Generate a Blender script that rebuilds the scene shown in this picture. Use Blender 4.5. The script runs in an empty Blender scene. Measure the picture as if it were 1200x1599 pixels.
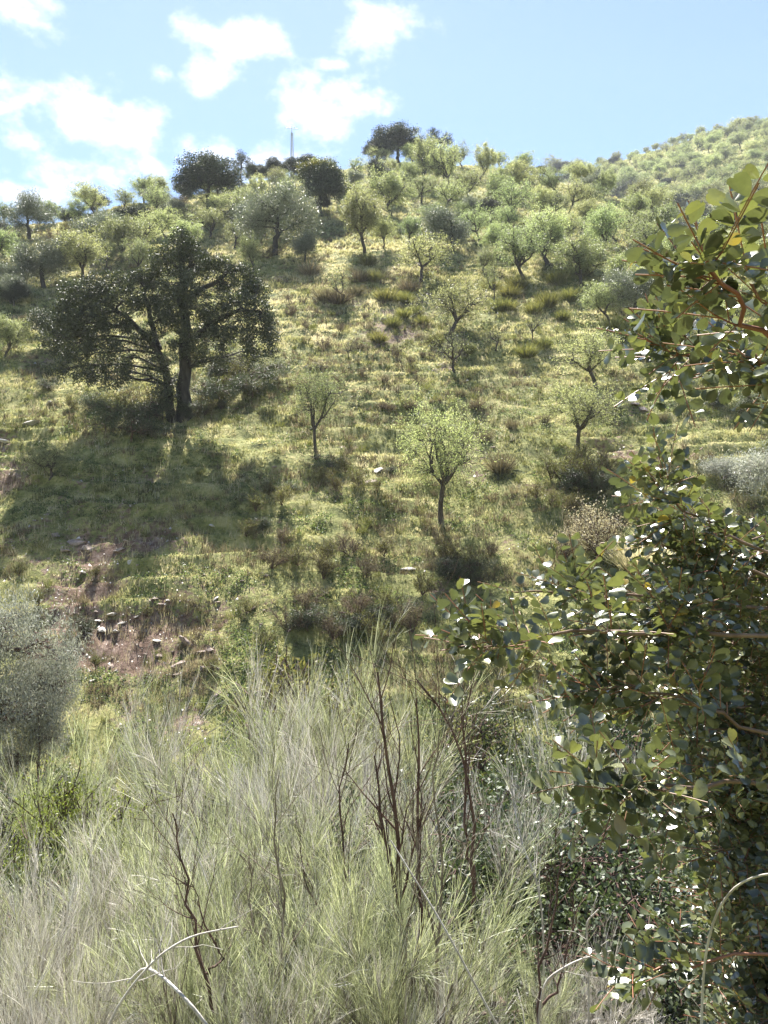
import bpy, math, numpy as np
from mathutils import Vector
R = math.radians
rng = np.random.default_rng(7)
scene = bpy.context.scene

# ------------------------------------------------------------------ camera
W0, H0, F = 1200.0, 1599.0, 1250.0
CX, CY = 600.0, 799.5
camd = bpy.data.cameras.new('camera'); cam = bpy.data.objects.new('camera', camd)
scene.collection.objects.link(cam); scene.camera = cam
cam.location = (0, 0, 0); cam.rotation_euler = (R(90), 0, 0)
camd.sensor_fit = 'VERTICAL'; camd.sensor_height = 24.0
camd.lens = 24.0 * F / H0
camd.clip_start = 0.05; camd.clip_end = 5000
scene.render.resolution_x = 768; scene.render.resolution_y = 1024

# ------------------------------------------------------------------ light
SUN_AZ, SUN_EL = -9.0, 53.0          # azimuth from +Y (towards +X positive)
scene.view_settings.view_transform = 'Standard'
scene.view_settings.look = 'None'
scene.view_settings.exposure = 2.2
scene.view_settings.gamma = 1.0
sl = bpy.data.lights.new('sun', 'SUN'); so = bpy.data.objects.new('sun', sl)
scene.collection.objects.link(so)
sl.energy = 5.0; sl.angle = R(0.6); sl.color = (1.0, 0.955, 0.88)
sdir = Vector((math.sin(R(SUN_AZ))*math.cos(R(SUN_EL)), math.cos(R(SUN_AZ))*math.cos(R(SUN_EL)), math.sin(R(SUN_EL))))
so.rotation_euler = sdir.to_track_quat('Z', 'Y').to_euler()
so.location = (0, 0, 60)

world = bpy.data.worlds.new('World'); scene.world = world; world.use_nodes = True
def make_world():
    nt = world.node_tree; N = nt.nodes; L = nt.links
    for n in list(N): N.remove(n)
    out = N.new('ShaderNodeOutputWorld'); bg = N.new('ShaderNodeBackground')
    sky = N.new('ShaderNodeTexSky'); sky.sky_type = 'NISHITA'; sky.sun_disc = False
    sky.sun_elevation = R(SUN_EL); sky.sun_rotation = R(SUN_AZ)
    sky.altitude = 1200; sky.air_density = 1.0; sky.dust_density = 0.45; sky.ozone_density = 4.0
    tc = N.new('ShaderNodeTexCoord'); nrm = N.new('ShaderNodeVectorMath'); nrm.operation = 'NORMALIZE'
    L.new(tc.outputs['Generated'], nrm.inputs[0])
    n1 = N.new('ShaderNodeTexNoise'); n1.inputs['Scale'].default_value = 13.0
    n1.inputs['Detail'].default_value = 9.0; n1.inputs['Roughness'].default_value = 0.62
    mp = N.new('ShaderNodeMapping'); mp.inputs['Scale'].default_value = (1, 1, 1.5)
    L.new(nrm.outputs[0], mp.inputs[0]); L.new(mp.outputs[0], n1.inputs['Vector'])
    blobs = [(45,28,95,40),(365,52,125,34),(600,58,105,62),(322,120,80,44),(252,115,42,22),(488,165,84,66),
             (562,165,72,30),(125,190,150,88),(215,205,90,60),(40,215,60,44),(320,240,120,44),(35,305,110,24),
             (400,250,90,32),(520,100,50,14),(125,262,120,56),(5,170,24,14),(230,262,60,30)]
    acc = None
    for (px, py, rx, ry) in blobs:
        c = Vector(((px-CX)/F, 1, (CY-py)/F)).normalized()
        s = 1.0/Vector(((px-CX)/F, 1, (CY-py)/F)).length
        sub = N.new('ShaderNodeVectorMath'); sub.operation = 'SUBTRACT'
        L.new(nrm.outputs[0], sub.inputs[0]); sub.inputs[1].default_value = c
        mu = N.new('ShaderNodeVectorMath'); mu.operation = 'MULTIPLY'
        L.new(sub.outputs[0], mu.inputs[0]); mu.inputs[1].default_value = (F/rx/s, F/rx/s, F/ry/s)
        ln = N.new('ShaderNodeVectorMath'); ln.operation = 'LENGTH'; L.new(mu.outputs[0], ln.inputs[0])
        iv = N.new('ShaderNodeMath'); iv.operation = 'SUBTRACT'; iv.inputs[0].default_value = 1.0
        L.new(ln.outputs['Value'], iv.inputs[1])
        if acc is None: acc = iv
        else:
            mx = N.new('ShaderNodeMath'); mx.operation = 'MAXIMUM'
            L.new(acc.outputs[0], mx.inputs[0]); L.new(iv.outputs[0], mx.inputs[1]); acc = mx
    cl = N.new('ShaderNodeMath'); cl.operation = 'MAXIMUM'; cl.inputs[1].default_value = -0.6
    L.new(acc.outputs[0], cl.inputs[0])
    nn = N.new('ShaderNodeMath'); nn.operation = 'MULTIPLY_ADD'
    L.new(n1.outputs['Fac'], nn.inputs[0]); nn.inputs[1].default_value = 4.2; nn.inputs[2].default_value = -2.35
    ad = N.new('ShaderNodeMath'); ad.operation = 'ADD'; L.new(cl.outputs[0], ad.inputs[0]); L.new(nn.outputs[0], ad.inputs[1])
    mr = N.new('ShaderNodeMapRange'); mr.interpolation_type = 'SMOOTHSTEP'
    mr.inputs['From Min'].default_value = -0.15; mr.inputs['From Max'].default_value = 1.25
    L.new(ad.outputs[0], mr.inputs['Value'])
    mix = N.new('ShaderNodeMixRGB'); L.new(mr.outputs[0], mix.inputs[0])
    L.new(sky.outputs[0], mix.inputs[1]); mix.inputs[2].default_value = (8.0, 8.2, 8.4, 1)
    L.new(mix.outputs[0], bg.inputs['Color']); bg.inputs['Strength'].default_value = 0.050
    L.new(bg.outputs[0], out.inputs['Surface'])
make_world()

# ------------------------------------------------------------------ numpy noise
def _hash(ix, iy, seed):
    h = (ix.astype(np.int64)*374761393 + iy.astype(np.int64)*668265263 + seed*982451653) & 0x7fffffff
    h = ((h ^ (h >> 13))*1274126177) & 0x7fffffff
    h = (h ^ (h >> 16)) & 0xffffff
    return h/float(0xffffff)
def vnoise(x, y, seed=0):
    x = np.asarray(x, float); y = np.asarray(y, float)
    ix = np.floor(x); iy = np.floor(y); fx = x-ix; fy = y-iy
    fx = fx*fx*(3-2*fx); fy = fy*fy*(3-2*fy)
    a = _hash(ix, iy, seed); b = _hash(ix+1, iy, seed); c = _hash(ix, iy+1, seed); d = _hash(ix+1, iy+1, seed)
    return (a*(1-fx)+b*fx)*(1-fy)+(c*(1-fx)+d*fx)*fy
def fbm(x, y, o=4, seed=0, g=0.5):
    s = 0; a = 1.0; t = 0
    for i in range(o):
        s = s + a*vnoise(x*2**i+17.3*i, y*2**i-9.1*i, seed+i*13); t += a; a *= g
    return s/t*2-1
def sstep(a, b, x):
    t = np.clip((x-a)/(b-a), 0, 1); return t*t*(3-2*t)

# ------------------------------------------------------------------ terrain
NY = np.array([-400,-60,-12,-3,-0.5,0.8,1.6,3,5,8,12,15,17.0])
NZ = np.array([60,20,3.0,-1.0,-1.62,-1.66,-1.9,-3.0,-3.95,-4.95,-5.75,-6.0,-5.62])
CU = np.array([-900,-300,0,100,200,300,400,500,560,650,750,850,900,950,1050,1200,1500,2200])
CP = np.array([420,372,345,336,312,298,280,262,254,248,252,268,284,302,336,376,420,470.])
FU = np.array([-400,600,780,850,960,1000,1050,1100,1150,1200,1500,2200])
FP = np.array([520,400,330,284,258,246,232,216,206,197,160,140.])
SL = 0.577
def softmin(a, b, k): return -k*np.logaddexp(-a/k, -b/k)
def base_z(X, Y):
    X = np.asarray(X, float); Y = np.asarray(Y, float)
    Ys = np.maximum(Y, 3.0)
    u = np.clip(CX+F*X/Ys, -900, 2200)
    near = np.interp(Y, NY, NZ)
    plane = SL*(Y-26)-0.25
    e = (CY-np.interp(u, CU, CP))/F
    Dc = (SL*26+0.25)/(SL-e)
    cap = e*Dc-0.22*(Y-Dc)
    k = 0.6+Dc*0.012
    hill = softmin(plane, cap+k*0.7, k)
    far_e = (CY-np.interp(u, FU, FP))/F
    farz = softmin(far_e*290+(Y-290)*0.60, far_e*290-(Y-290)*0.25, 3.0)+2.0
    up = np.maximum(hill, np.where(Y > 130, farz, -1e3)-0)
    up = np.where(Y > 130, -softmin(-hill, -farz, 2.0), hill)
    # join with the near bank
    z = np.where(Y < 15, near, -softmin(-np.where(Y < 15, -50, up), -np.interp(Y, [12, 15, 17, 24], [-5.75, -6.0, -6.2, -9.0]), 0.25))
    t = sstep(13.5, 16, Y)
    return near*(1-t)+z*t
def tz(X, Y):
    X = np.asarray(X, float); Y = np.asarray(Y, float)
    z = base_z(X, Y)
    m = sstep(15, 22, Y)
    fade = np.clip(Y/40, 0.3, 3)
    z = z + m*(0.55*fbm(X/9, Y/9, 3, 1)+0.38*fbm(X/2.2, Y/1.8, 3, 5))
    # little terraces trodden along the contour
    ph = z/0.62+1.2*fbm(X/7, Y/7, 3, 21)
    saw = ph-np.floor(ph); st = np.where(saw < 0.72, saw/0.72, (1-saw)/0.28)
    am = 0.25*m*sstep(-0.35, 0.3, fbm(X/6+3, Y/5, 2, 33))*(1-sstep(55, 75, Y))
    z = z + am*(st-0.5)
    ero = sstep(0.0, 0.5, soil_mask(X, Y))
    z = z - ero*m*(0.10+0.22*np.abs(fbm(X/0.9, Y/0.9, 3, 44)))
    z = z + 0.05*fbm(X/0.55, Y/0.55, 3, 9)*np.clip(Y/8, 0, 1)
    return z
def soil_mask(X, Y):
    """bare reddish soil: strongest low on the left of the slope and on a pale strip mid slope"""
    Ys = np.maximum(Y, 5); u = CX+F*X/Ys
    a = np.exp(-((u-240)/170)**2-((Y-20.8)/2.3)**2)*1.0
    a += np.exp(-((u-170)/140)**2-((Y-25.2)/1.7)**2)*0.62
    a += np.exp(-((u-280)/120)**2-((Y-27.0)/2.0)**2)*0.30
    a += np.exp(-((u-20)/90)**2-((Y-29.5)/3)**2)*0.6
    a += np.exp(-((u-600)/60)**2-((Y-44)/4.5)**2)*0.45
    a += np.exp(-((u-1020)/130)**2-((Y-31)/3)**2)*0.2
    a += np.exp(-((u-900)/200)**2-((Y-24.5)/1.2)**2)*0.25
    n = fbm(X/1.7, Y/1.3, 4, 61)
    return a*1.0+n*0.85-0.37
_ds = np.concatenate([np.arange(4, 60, 0.06), np.arange(60, 330, 0.35)])
def G(px, py):
    """the point of the ground in a given direction"""
    X = (px-CX)/F*_ds; Z = (CY-py)/F*_ds
    g = tz(X, _ds)
    hit = np.nonzero(Z <= g)[0]
    hit = hit[hit > 0]
    if len(hit) == 0:
        # above the crest: take the crest itself
        e = g/_ds; i = int(np.argmax(np.where(_ds > 20, e, -9)))
    else: i = hit[0]
    return np.array([X[i], _ds[i], g[i]])
def P(px, py, d): return np.array([(px-CX)/F*d, d, (CY-py)/F*d])

# ------------------------------------------------------------------ mesh helpers
class Geo:
    def __init__(s): s.v = []; s.f = {3: [], 4: []}; s.a = {3: [], 4: []}; s.n = 0
    def add(s, v, f, a=None):
        v = np.asarray(v, np.float32).reshape(-1, 3); f = np.asarray(f, np.int64)
        k = f.shape[1]; s.v.append(v); s.f[k].append(f+s.n)
        s.a[k].append(np.full(len(f), 0.5, np.float32) if a is None else np.asarray(a, np.float32))
        s.n += len(v)
    def mesh(s, name, mat, smooth=False):
        me = bpy.data.meshes.new(name)
        V = np.concatenate(s.v) if s.v else np.zeros((0, 3), np.float32)
        f3 = np.concatenate(s.f[3]) if s.f[3] else np.zeros((0, 3), np.int64)
        f4 = np.concatenate(s.f[4]) if s.f[4] else np.zeros((0, 4), np.int64)
        at = np.concatenate([x for x in s.a[3]+s.a[4]]) if (s.a[3] or s.a[4]) else np.zeros(0)
        me.vertices.add(len(V)); me.vertices.foreach_set('co', V.ravel())
        loops = np.concatenate([f3.ravel(), f4.ravel()])
        me.loops.add(len(loops)); me.loops.foreach_set('vertex_index', loops.astype(np.int32))
        nf = len(f3)+len(f4); me.polygons.add(nf)
        st = np.concatenate([np.arange(len(f3))*3, len(f3)*3+np.arange(len(f4))*4]).astype(np.int32)
        me.polygons.foreach_set('loop_start', st)
        if smooth: me.polygons.foreach_set('use_smooth', np.ones(nf, bool))
        me.update(calc_edges=True)
        A = me.attributes.new('v', 'FLOAT', 'FACE'); A.data.foreach_set('value', at.astype(np.float32))
        me.materials.append(mat)
        return me
def link(name, me, parent=None, loc=None):
    o = bpy.data.objects.new(name, me); scene.collection.objects.link(o)
    if parent is not None: o.parent = parent
    if loc is not None: o.location = [float(c) for c in loc]
    return o
def empty(name, loc=(0, 0, 0), rz=0.0):
    o = bpy.data.objects.new(name, None); scene.collection.objects.link(o)
    o.empty_display_size = 0.2
    o.location = [float(c) for c in loc]; o.rotation_euler = (0, 0, rz); return o
def unit(v): return v/np.maximum(np.linalg.norm(v, axis=-1, keepdims=True), 1e-9)
def rdir(n, r=None): r = r or rng; return unit(r.normal(size=(n, 3)))

def tubes(geo, paths, radii, sides=5, a=0.5):
    """paths (N,K,3), radii (N,K)"""
    paths = np.asarray(paths, float); radii = np.asarray(radii, float)
    N, K, _ = paths.shape
    T = np.gradient(paths, axis=1); T = unit(T)
    ref = np.where(np.abs(T[:, :1, 2:3]) > 0.9, np.array([1., 0, 0]), np.array([0, 0, 1.]))
    ref = np.broadcast_to(ref, T.shape)
    A = unit(np.cross(T, ref)); B = np.cross(T, A)
    th = np.arange(sides)/sides*2*np.pi
    V = paths[:, :, None, :]+radii[:, :, None, None]*(A[:, :, None, :]*np.cos(th)[None, None, :, None]+B[:, :, None, :]*np.sin(th)[None, None, :, None])
    i = np.arange(N)[:, None, None]*K*sides; k = np.arange(K-1)[None, :, None]*sides; s = np.arange(sides)[None, None, :]
    s2 = (s+1) % sides
    f = np.stack([i+k+s, i+k+s2, i+k+sides+s2, i+k+sides+s], -1).reshape(-1, 4)
    at = np.broadcast_to(np.asarray(a, float).reshape(-1, 1) if np.ndim(a) else a, (N, (K-1)*sides)).ravel()
    geo.add(V.reshape(-1, 3), f, at)
def ribbons(geo, paths, widths, a=0.5, side=None):
    paths = np.asarray(paths, float); N, K, _ = paths.shape
    T = unit(np.gradient(paths, axis=1))
    rv = rdir(N)[:, None, :] if side is None else side[:, None, :]
    S = unit(np.cross(T, rv))
    w = np.asarray(widths, float)
    V = np.stack([paths+S*w[..., None]/2, paths-S*w[..., None]/2], 2)
    i = np.arange(N)[:, None]*K*2; k = np.arange(K-1)[None, :]*2
    f = np.stack([i+k, i+k+1, i+k+3, i+k+2], -1).reshape(-1, 4)
    at = np.repeat(np.broadcast_to(np.asarray(a, float), (N,)), K-1)
    geo.add(V.reshape(-1, 3), f, at)
def leaves(geo, pos, L, Wd, a, ax=None, fold=0.0):
    """one pointed leaf per position"""
    n = len(pos); ax = rdir(n) if ax is None else ax
    sd = unit(np.cross(ax, rdir(n)))
    L = np.broadcast_to(L, (n,))[:, None]; Wd = np.broadcast_to(Wd, (n,))[:, None]
    p0 = pos-ax*L*0.5; p2 = pos+ax*L*0.5
    p1 = pos+sd*Wd*0.5-ax*L*0.02; p3 = pos-sd*Wd*0.5-ax*L*0.02
    V = np.stack([p0, p1, p2, p3], 1).reshape(-1, 3)
    f = np.arange(n)[:, None]*4+np.arange(4)[None]
    geo.add(V, f, a)
def grow(start, d, length, K=6, wob=0.25, up=0.0, seed=None):
    """branch polylines"""
    start = np.asarray(start, float); N = len(start); d = unit(np.asarray(d, float))
    out = np.zeros((N, K, 3)); out[:, 0] = start; st = (np.asarray(length)/(K-1))[:, None]*np.ones((N, 1))
    for k in range(1, K):
        out[:, k] = out[:, k-1]+d*st
        d = unit(d+rng.normal(size=(N, 3))*wob+np.array([0, 0, up]))
    return out
def sprout(paths, radii, n, t0, t1, ang, lenf, K=5, wob=0.25, up=0.1, rf=0.6, lens=None):
    """n children per parent path"""
    N, K0, _ = paths.shape
    pi = np.repeat(np.arange(N), n); t = rng.uniform(t0, t1, N*n)*(K0-1); i = np.minimum(t.astype(int), K0-2); fr = (t-i)[:, None]
    pos = paths[pi, i]*(1-fr)+paths[pi, i+1]*fr
    T = unit(paths[pi, i+1]-paths[pi, i])
    r = (radii[pi, i]*(1-fr[:, 0])+radii[pi, i+1]*fr[:, 0])*rf
    q = unit(np.cross(T, rdir(N*n)))
    a = rng.normal(ang, ang*0.25, N*n)[:, None]
    d = T*np.cos(a)+q*np.sin(a)
    pl = np.linalg.norm(np.diff(paths, axis=1), axis=2).sum(1)[pi] if lens is None else lens
    L = pl*lenf*rng.uniform(0.6, 1.2, N*n)
    pp = grow(pos, d, L, K, wob, up)
    rr = r[:, None]*np.linspace(1, 0.3, K)[None]
    return pp, rr

# ------------------------------------------------------------------ materials
def mat_new(name):
    m = bpy.data.materials.new(name); m.use_nodes = True
    nt = m.node_tree
    for n in list(nt.nodes): nt.nodes.remove(n)
    return m, nt, nt.nodes, nt.links
def ramp(N, stops):
    r = N.new('ShaderNodeValToRGB'); e = r.color_ramp.elements
    while len(e) > 1: e.remove(e[-1])
    e[0].position = stops[0][0]; e[0].color = (*stops[0][1], 1)
    for p, c in stops[1:]:
        x = e.new(p); x.color = (*c, 1)
    return r
def leaf_mat(name, cols, trans=0.4, tcol=(1.3, 1.45, 0.6), rough=0.5, spec=0.5, hue=0.02, coat=0.0, jitter=0.25, spots=0.0):
    m, nt, N, L = mat_new(name)
    at = N.new('ShaderNodeAttribute'); at.attribute_name = 'v'
    k = len(cols); r = ramp(N, [(i/(k-1) if k > 1 else 0, c) for i, c in enumerate(cols)])
    L.new(at.outputs['Fac'], r.inputs[0])
    oi = N.new('ShaderNodeObjectInfo')
    hs = N.new('ShaderNodeHueSaturation')
    h = N.new('ShaderNodeMapRange'); h.inputs['To Min'].default_value = 0.5-hue; h.inputs['To Max'].default_value = 0.5+hue
    L.new(oi.outputs['Random'], h.inputs[0]); L.new(h.outputs[0], hs.inputs['Hue'])
    ml = N.new('ShaderNodeMath'); ml.operation = 'MULTIPLY'; ml.inputs[1].default_value = 7.31; L.new(oi.outputs['Random'], ml.inputs[0])
    fr = N.new('ShaderNodeMath'); fr.operation = 'FRACT'; L.new(ml.outputs[0], fr.inputs[0])
    vv = N.new('ShaderNodeMapRange'); vv.inputs['To Min'].default_value = 1-jitter; vv.inputs['To Max'].default_value = 1+jitter
    L.new(fr.outputs[0], vv.inputs[0]); L.new(vv.outputs[0], hs.inputs['Value'])
    L.new(r.outputs[0], hs.inputs['Color'])
    if spots:
        tcs = N.new('ShaderNodeTexCoord'); ns = N.new('ShaderNodeTexNoise'); ns.inputs['Scale'].default_value = 45; ns.inputs['Detail'].default_value = 6; ns.inputs['Roughness'].default_value = 0.7
        L.new(tcs.outputs['Object'], ns.inputs['Vector']); rs_ = ramp(N, [(0.30, (0.45, 0.38, 0.25)), (0.40, (0.85, 0.85, 0.8)), (0.55, (1, 1, 1)), (0.72, (1.35, 1.3, 1.15))]); L.new(ns.outputs['Fac'], rs_.inputs[0])
        mx_ = N.new('ShaderNodeMixRGB'); mx_.blend_type = 'MULTIPLY'; mx_.inputs[0].default_value = spots; L.new(hs.outputs[0], mx_.inputs[1]); L.new(rs_.outputs[0], mx_.inputs[2]); hs = mx_
    b = N.new('ShaderNodeBsdfPrincipled'); L.new(hs.outputs[0], b.inputs['Base Color'])
    b.inputs['Roughness'].default_value = rough; b.inputs['Specular IOR Level'].default_value = spec
    b.inputs['Coat Weight'].default_value = coat; b.inputs['Coat Roughness'].default_value = 0.15
    out = N.new('ShaderNodeOutputMaterial')
    if trans > 0:
        t = N.new('ShaderNodeBsdfTranslucent'); mm = N.new('ShaderNodeMixRGB'); mm.blend_type = 'MULTIPLY'; mm.inputs[0].default_value = 1
        mm.use_clamp = False
        L.new(hs.outputs[0], mm.inputs[1]); mm.inputs[2].default_value = (*tcol, 1); L.new(mm.outputs[0], t.inputs['Color'])
        ms = N.new('ShaderNodeMixShader'); ms.inputs[0].default_value = trans
        L.new(b.outputs[0], ms.inputs[1]); L.new(t.outputs[0], ms.inputs[2]); L.new(ms.outputs[0], out.inputs['Surface'])
    else: L.new(b.outputs[0], out.inputs['Surface'])
    return m
def bark_mat(name, c1, c2, rough=0.9, sc=12, bump=0.5):
    m, nt, N, L = mat_new(name)
    tc = N.new('ShaderNodeTexCoord'); mp = N.new('ShaderNodeMapping'); mp.inputs['Scale'].default_value = (1, 1, 0.35)
    n = N.new('ShaderNodeTexNoise'); n.inputs['Scale'].default_value = sc; n.inputs['Detail'].default_value = 6
    L.new(tc.outputs['Object'], mp.inputs[0]); L.new(mp.outputs[0], n.inputs['Vector'])
    r = ramp(N, [(0.3, c1), (0.7, c2)]); L.new(n.outputs['Fac'], r.inputs[0])
    b = N.new('ShaderNodeBsdfPrincipled'); L.new(r.outputs[0], b.inputs['Base Color']); b.inputs['Roughness'].default_value = rough
    b.inputs['Specular IOR Level'].default_value = 0.25
    bp = N.new('ShaderNodeBump'); bp.inputs['Strength'].default_value = bump; bp.inputs['Distance'].default_value = 0.02
    L.new(n.outputs['Fac'], bp.inputs['Height']); L.new(bp.outputs[0], b.inputs['Normal'])
    out = N.new('ShaderNodeOutputMaterial'); L.new(b.outputs[0], out.inputs['Surface'])
    return m
M = {}
M['almond_leaf'] = leaf_mat('almond_leaf', [(0.13, 0.155, 0.07), (0.29, 0.32, 0.155), (0.50, 0.53, 0.30)], 0.46, (1.15, 1.2, 0.85), 0.5, 0.5, 0.028, jitter=0.3)
M['almond_bark'] = bark_mat('almond_bark', (0.035, 0.028, 0.024), (0.09, 0.075, 0.065), sc=9)
M['oak_leaf'] = leaf_mat('oak_leaf', [(0.026, 0.031, 0.019), (0.052, 0.060, 0.035), (0.12, 0.125, 0.085)], 0.12, (1.1, 1.25, 0.5), 0.6, 0.3, 0.01)
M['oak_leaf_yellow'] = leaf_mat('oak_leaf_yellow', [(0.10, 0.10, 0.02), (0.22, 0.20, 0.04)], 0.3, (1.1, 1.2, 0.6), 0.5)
M['oak_bark'] = bark_mat('oak_bark', (0.02, 0.018, 0.016), (0.06, 0.053, 0.047), sc=7)
M['olive_leaf'] = leaf_mat('olive_leaf', [(0.07, 0.085, 0.05), (0.15, 0.165, 0.115), (0.30, 0.31, 0.25)], 0.22, (1.05, 1.1, 0.85), 0.5, 0.5, 0.008)
M['silver_leaf'] = leaf_mat('silver_leaf', [(0.16, 0.17, 0.13), (0.34, 0.35, 0.30), (0.52, 0.52, 0.48)], 0.3, (1.0, 1.02, 0.9), 0.6, 0.4, 0.006)
M['bush_leaf'] = leaf_mat('bush_leaf', [(0.07, 0.075, 0.025), (0.15, 0.15, 0.055), (0.26, 0.24, 0.11)], 0.35, (1.15, 1.2, 0.7), 0.6, 0.3, 0.02)
M['brown_scrub'] = leaf_mat('brown_scrub', [(0.07, 0.058, 0.038), (0.17, 0.145, 0.09), (0.31, 0.28, 0.19)], 0.25, (1.1, 1.05, 0.85), 0.8, 0.2, 0.02)
M['straw'] = leaf_mat('straw', [(0.30, 0.27, 0.17), (0.50, 0.46, 0.32), (0.66, 0.62, 0.5)], 0.35, (1.05, 1.0, 0.8), 0.6, 0.3, 0.01)
M['grass'] = leaf_mat('grass', [(0.05, 0.058, 0.027), (0.23, 0.235, 0.10), (0.43, 0.40, 0.22), (0.62, 0.56, 0.42)], 0.58, (1.08, 1.07, 0.88), 0.6, 0.3, 0.0, jitter=0.0)
M['herb'] = leaf_mat('herb', [(0.035, 0.055, 0.022), (0.10, 0.135, 0.05), (0.24, 0.28, 0.12)], 0.5, (1.1, 1.2, 0.8), 0.5, 0.4, 0.0, jitter=0.0)
M['broom_twig'] = leaf_mat('broom_twig', [(0.08, 0.09, 0.05), (0.31, 0.33, 0.205), (0.68, 0.69, 0.54)], 0.3, (1.1, 1.15, 0.8), 0.4, 0.6, 0.012, jitter=0.15)
M['broom_dead'] = leaf_mat('broom_dead', [(0.16, 0.14, 0.12), (0.50, 0.47, 0.42), (0.85, 0.82, 0.77)], 0.15, (1, 1, 0.95), 0.5, 0.5, 0.005, jitter=0.15)
M['broom_bark'] = bark_mat('broom_bark', (0.10, 0.08, 0.06), (0.30, 0.26, 0.21), sc=14)
M['dark_bark'] = bark_mat('dark_bark', (0.05, 0.03, 0.025), (0.15, 0.095, 0.08), sc=25)
M['grey_wood'] = bark_mat('grey_wood', (0.30, 0.27, 0.24), (0.58, 0.55, 0.51), sc=25)
M['carob_leaf'] = leaf_mat('carob_leaf', [(0.048, 0.060, 0.042), (0.088, 0.104, 0.062), (0.18, 0.195, 0.09), (0.32, 0.24, 0.06)], 0.23, (1.25, 1.3, 0.65), 0.28, 0.8, 0.004, coat=0.4, jitter=0.08, spots=0.8)
M['carob_twig'] = leaf_mat('carob_twig', [(0.22, 0.09, 0.05), (0.30, 0.15, 0.08)], 0.0, rough=0.5)
M['carob_bark'] = bark_mat('carob_bark', (0.10, 0.065, 0.05), (0.24, 0.17, 0.13), sc=20)
M['shrub_leaf'] = leaf_mat('shrub_leaf', [(0.025, 0.035, 0.018), (0.06, 0.078, 0.038), (0.15, 0.17, 0.10)], 0.2, (1.2, 1.35, 0.7), 0.5, 0.4, 0.02)
M['spurge_leaf'] = leaf_mat('spurge_leaf', [(0.09, 0.12, 0.03), (0.20, 0.24, 0.07), (0.33, 0.36, 0.13)], 0.35, (1.2, 1.3, 0.6), 0.5, 0.4, 0.01)

def rock_mat(name, c1, c2, c3):
    m, nt, N, L = mat_new(name)
    tc = N.new('ShaderNodeTexCoord')
    n = N.new('ShaderNodeTexNoise'); n.inputs['Scale'].default_value = 3.5; n.inputs['Detail'].default_value = 8; n.inputs['Roughness'].default_value = 0.7
    L.new(tc.outputs['Object'], n.inputs['Vector'])
    r = ramp(N, [(0.3, c1), (0.5, c2), (0.7, c3)]); L.new(n.outputs['Fac'], r.inputs[0])
    b = N.new('ShaderNodeBsdfPrincipled'); L.new(r.outputs[0], b.inputs['Base Color']); b.inputs['Roughness'].default_value = 0.9
    bp = N.new('ShaderNodeBump'); bp.inputs['Strength'].default_value = 0.8; bp.inputs['Distance'].default_value = 0.05
    L.new(n.outputs['Fac'], bp.inputs['Height']); L.new(bp.outputs[0], b.inputs['Normal'])
    out = N.new('ShaderNodeOutputMaterial'); L.new(b.outputs[0], out.inputs['Surface'])
    return m
M['rock_pale'] = rock_mat('rock_pale', (0.30, 0.27, 0.24), (0.46, 0.43, 0.40), (0.62, 0.60, 0.58))
M['rock_red'] = rock_mat('rock_red', (0.12, 0.085, 0.07), (0.26, 0.20, 0.17), (0.42, 0.37, 0.33))
M['rock_dark'] = rock_mat('rock_dark', (0.07, 0.06, 0.06), (0.14, 0.12, 0.12), (0.22, 0.20, 0.20))

def ground_mat():
    m, nt, N, L = mat_new('hillside_ground')
    def noise(scale, det=6, rough=0.6, sc=(1, 1, 1)):
        mp = N.new('ShaderNodeMapping'); mp.inputs['Scale'].default_value = sc
        L.new(geo.outputs['Position'], mp.inputs[0])
        n = N.new('ShaderNodeTexNoise'); n.inputs['Scale'].default_value = scale; n.inputs['Detail'].default_value = det; n.inputs['Roughness'].default_value = rough
        L.new(mp.outputs[0], n.inputs['Vector']); return n
    geo = N.new('ShaderNodeNewGeometry')
    g1 = noise(1.6, 8, 0.7); rg = ramp(N, [(0.34, (0.055, 0.065, 0.022)), (0.46, (0.18, 0.195, 0.065)), (0.58, (0.33, 0.32, 0.13)), (0.72, (0.44, 0.39, 0.22))])
    L.new(g1.outputs['Fac'], rg.inputs[0])
    s1 = noise(3.3, 8, 0.75); rs = ramp(N, [(0.34, (0.06, 0.040, 0.028)), (0.48, (0.17, 0.11, 0.082)), (0.60, (0.30, 0.22, 0.175)), (0.72, (0.46, 0.41, 0.37))])
    L.new(s1.outputs['Fac'], rs.inputs[0])
    at = N.new('ShaderNodeAttribute'); at.attribute_name = 'soil'
    n2 = noise(5.0, 7, 0.7)
    ma = N.new('ShaderNodeMath'); ma.operation = 'MULTIPLY_ADD'; L.new(n2.outputs['Fac'], ma.inputs[0]); ma.inputs[1].default_value = 2.2
    L.new(at.outputs['Fac'], ma.inputs[2])
    mr = N.new('ShaderNodeMapRange'); mr.inputs['From Min'].default_value = 1.15; mr.inputs['From Max'].default_value = 1.45; L.new(ma.outputs[0], mr.inputs[0])
    mix = N.new('ShaderNodeMixRGB'); L.new(mr.outputs[0], mix.inputs[0]); L.new(rg.outputs[0], mix.inputs[1]); L.new(rs.outputs[0], mix.inputs[2])
    b = N.new('ShaderNodeBsdfPrincipled'); L.new(mix.outputs[0], b.inputs['Base Color']); b.inputs['Roughness'].default_value = 0.95
    b.inputs['Specular IOR Level'].default_value = 0.15
    n3 = noise(9.0, 8, 0.75); bp = N.new('ShaderNodeBump'); bp.inputs['Strength'].default_value = 1.0; bp.inputs['Distance'].default_value = 0.12
    L.new(n3.outputs['Fac'], bp.inputs['Height']); L.new(bp.outputs[0], b.inputs['Normal'])
    out = N.new('ShaderNodeOutputMaterial'); L.new(b.outputs[0], out.inputs['Surface'])
    return m
M['ground'] = ground_mat()

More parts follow.
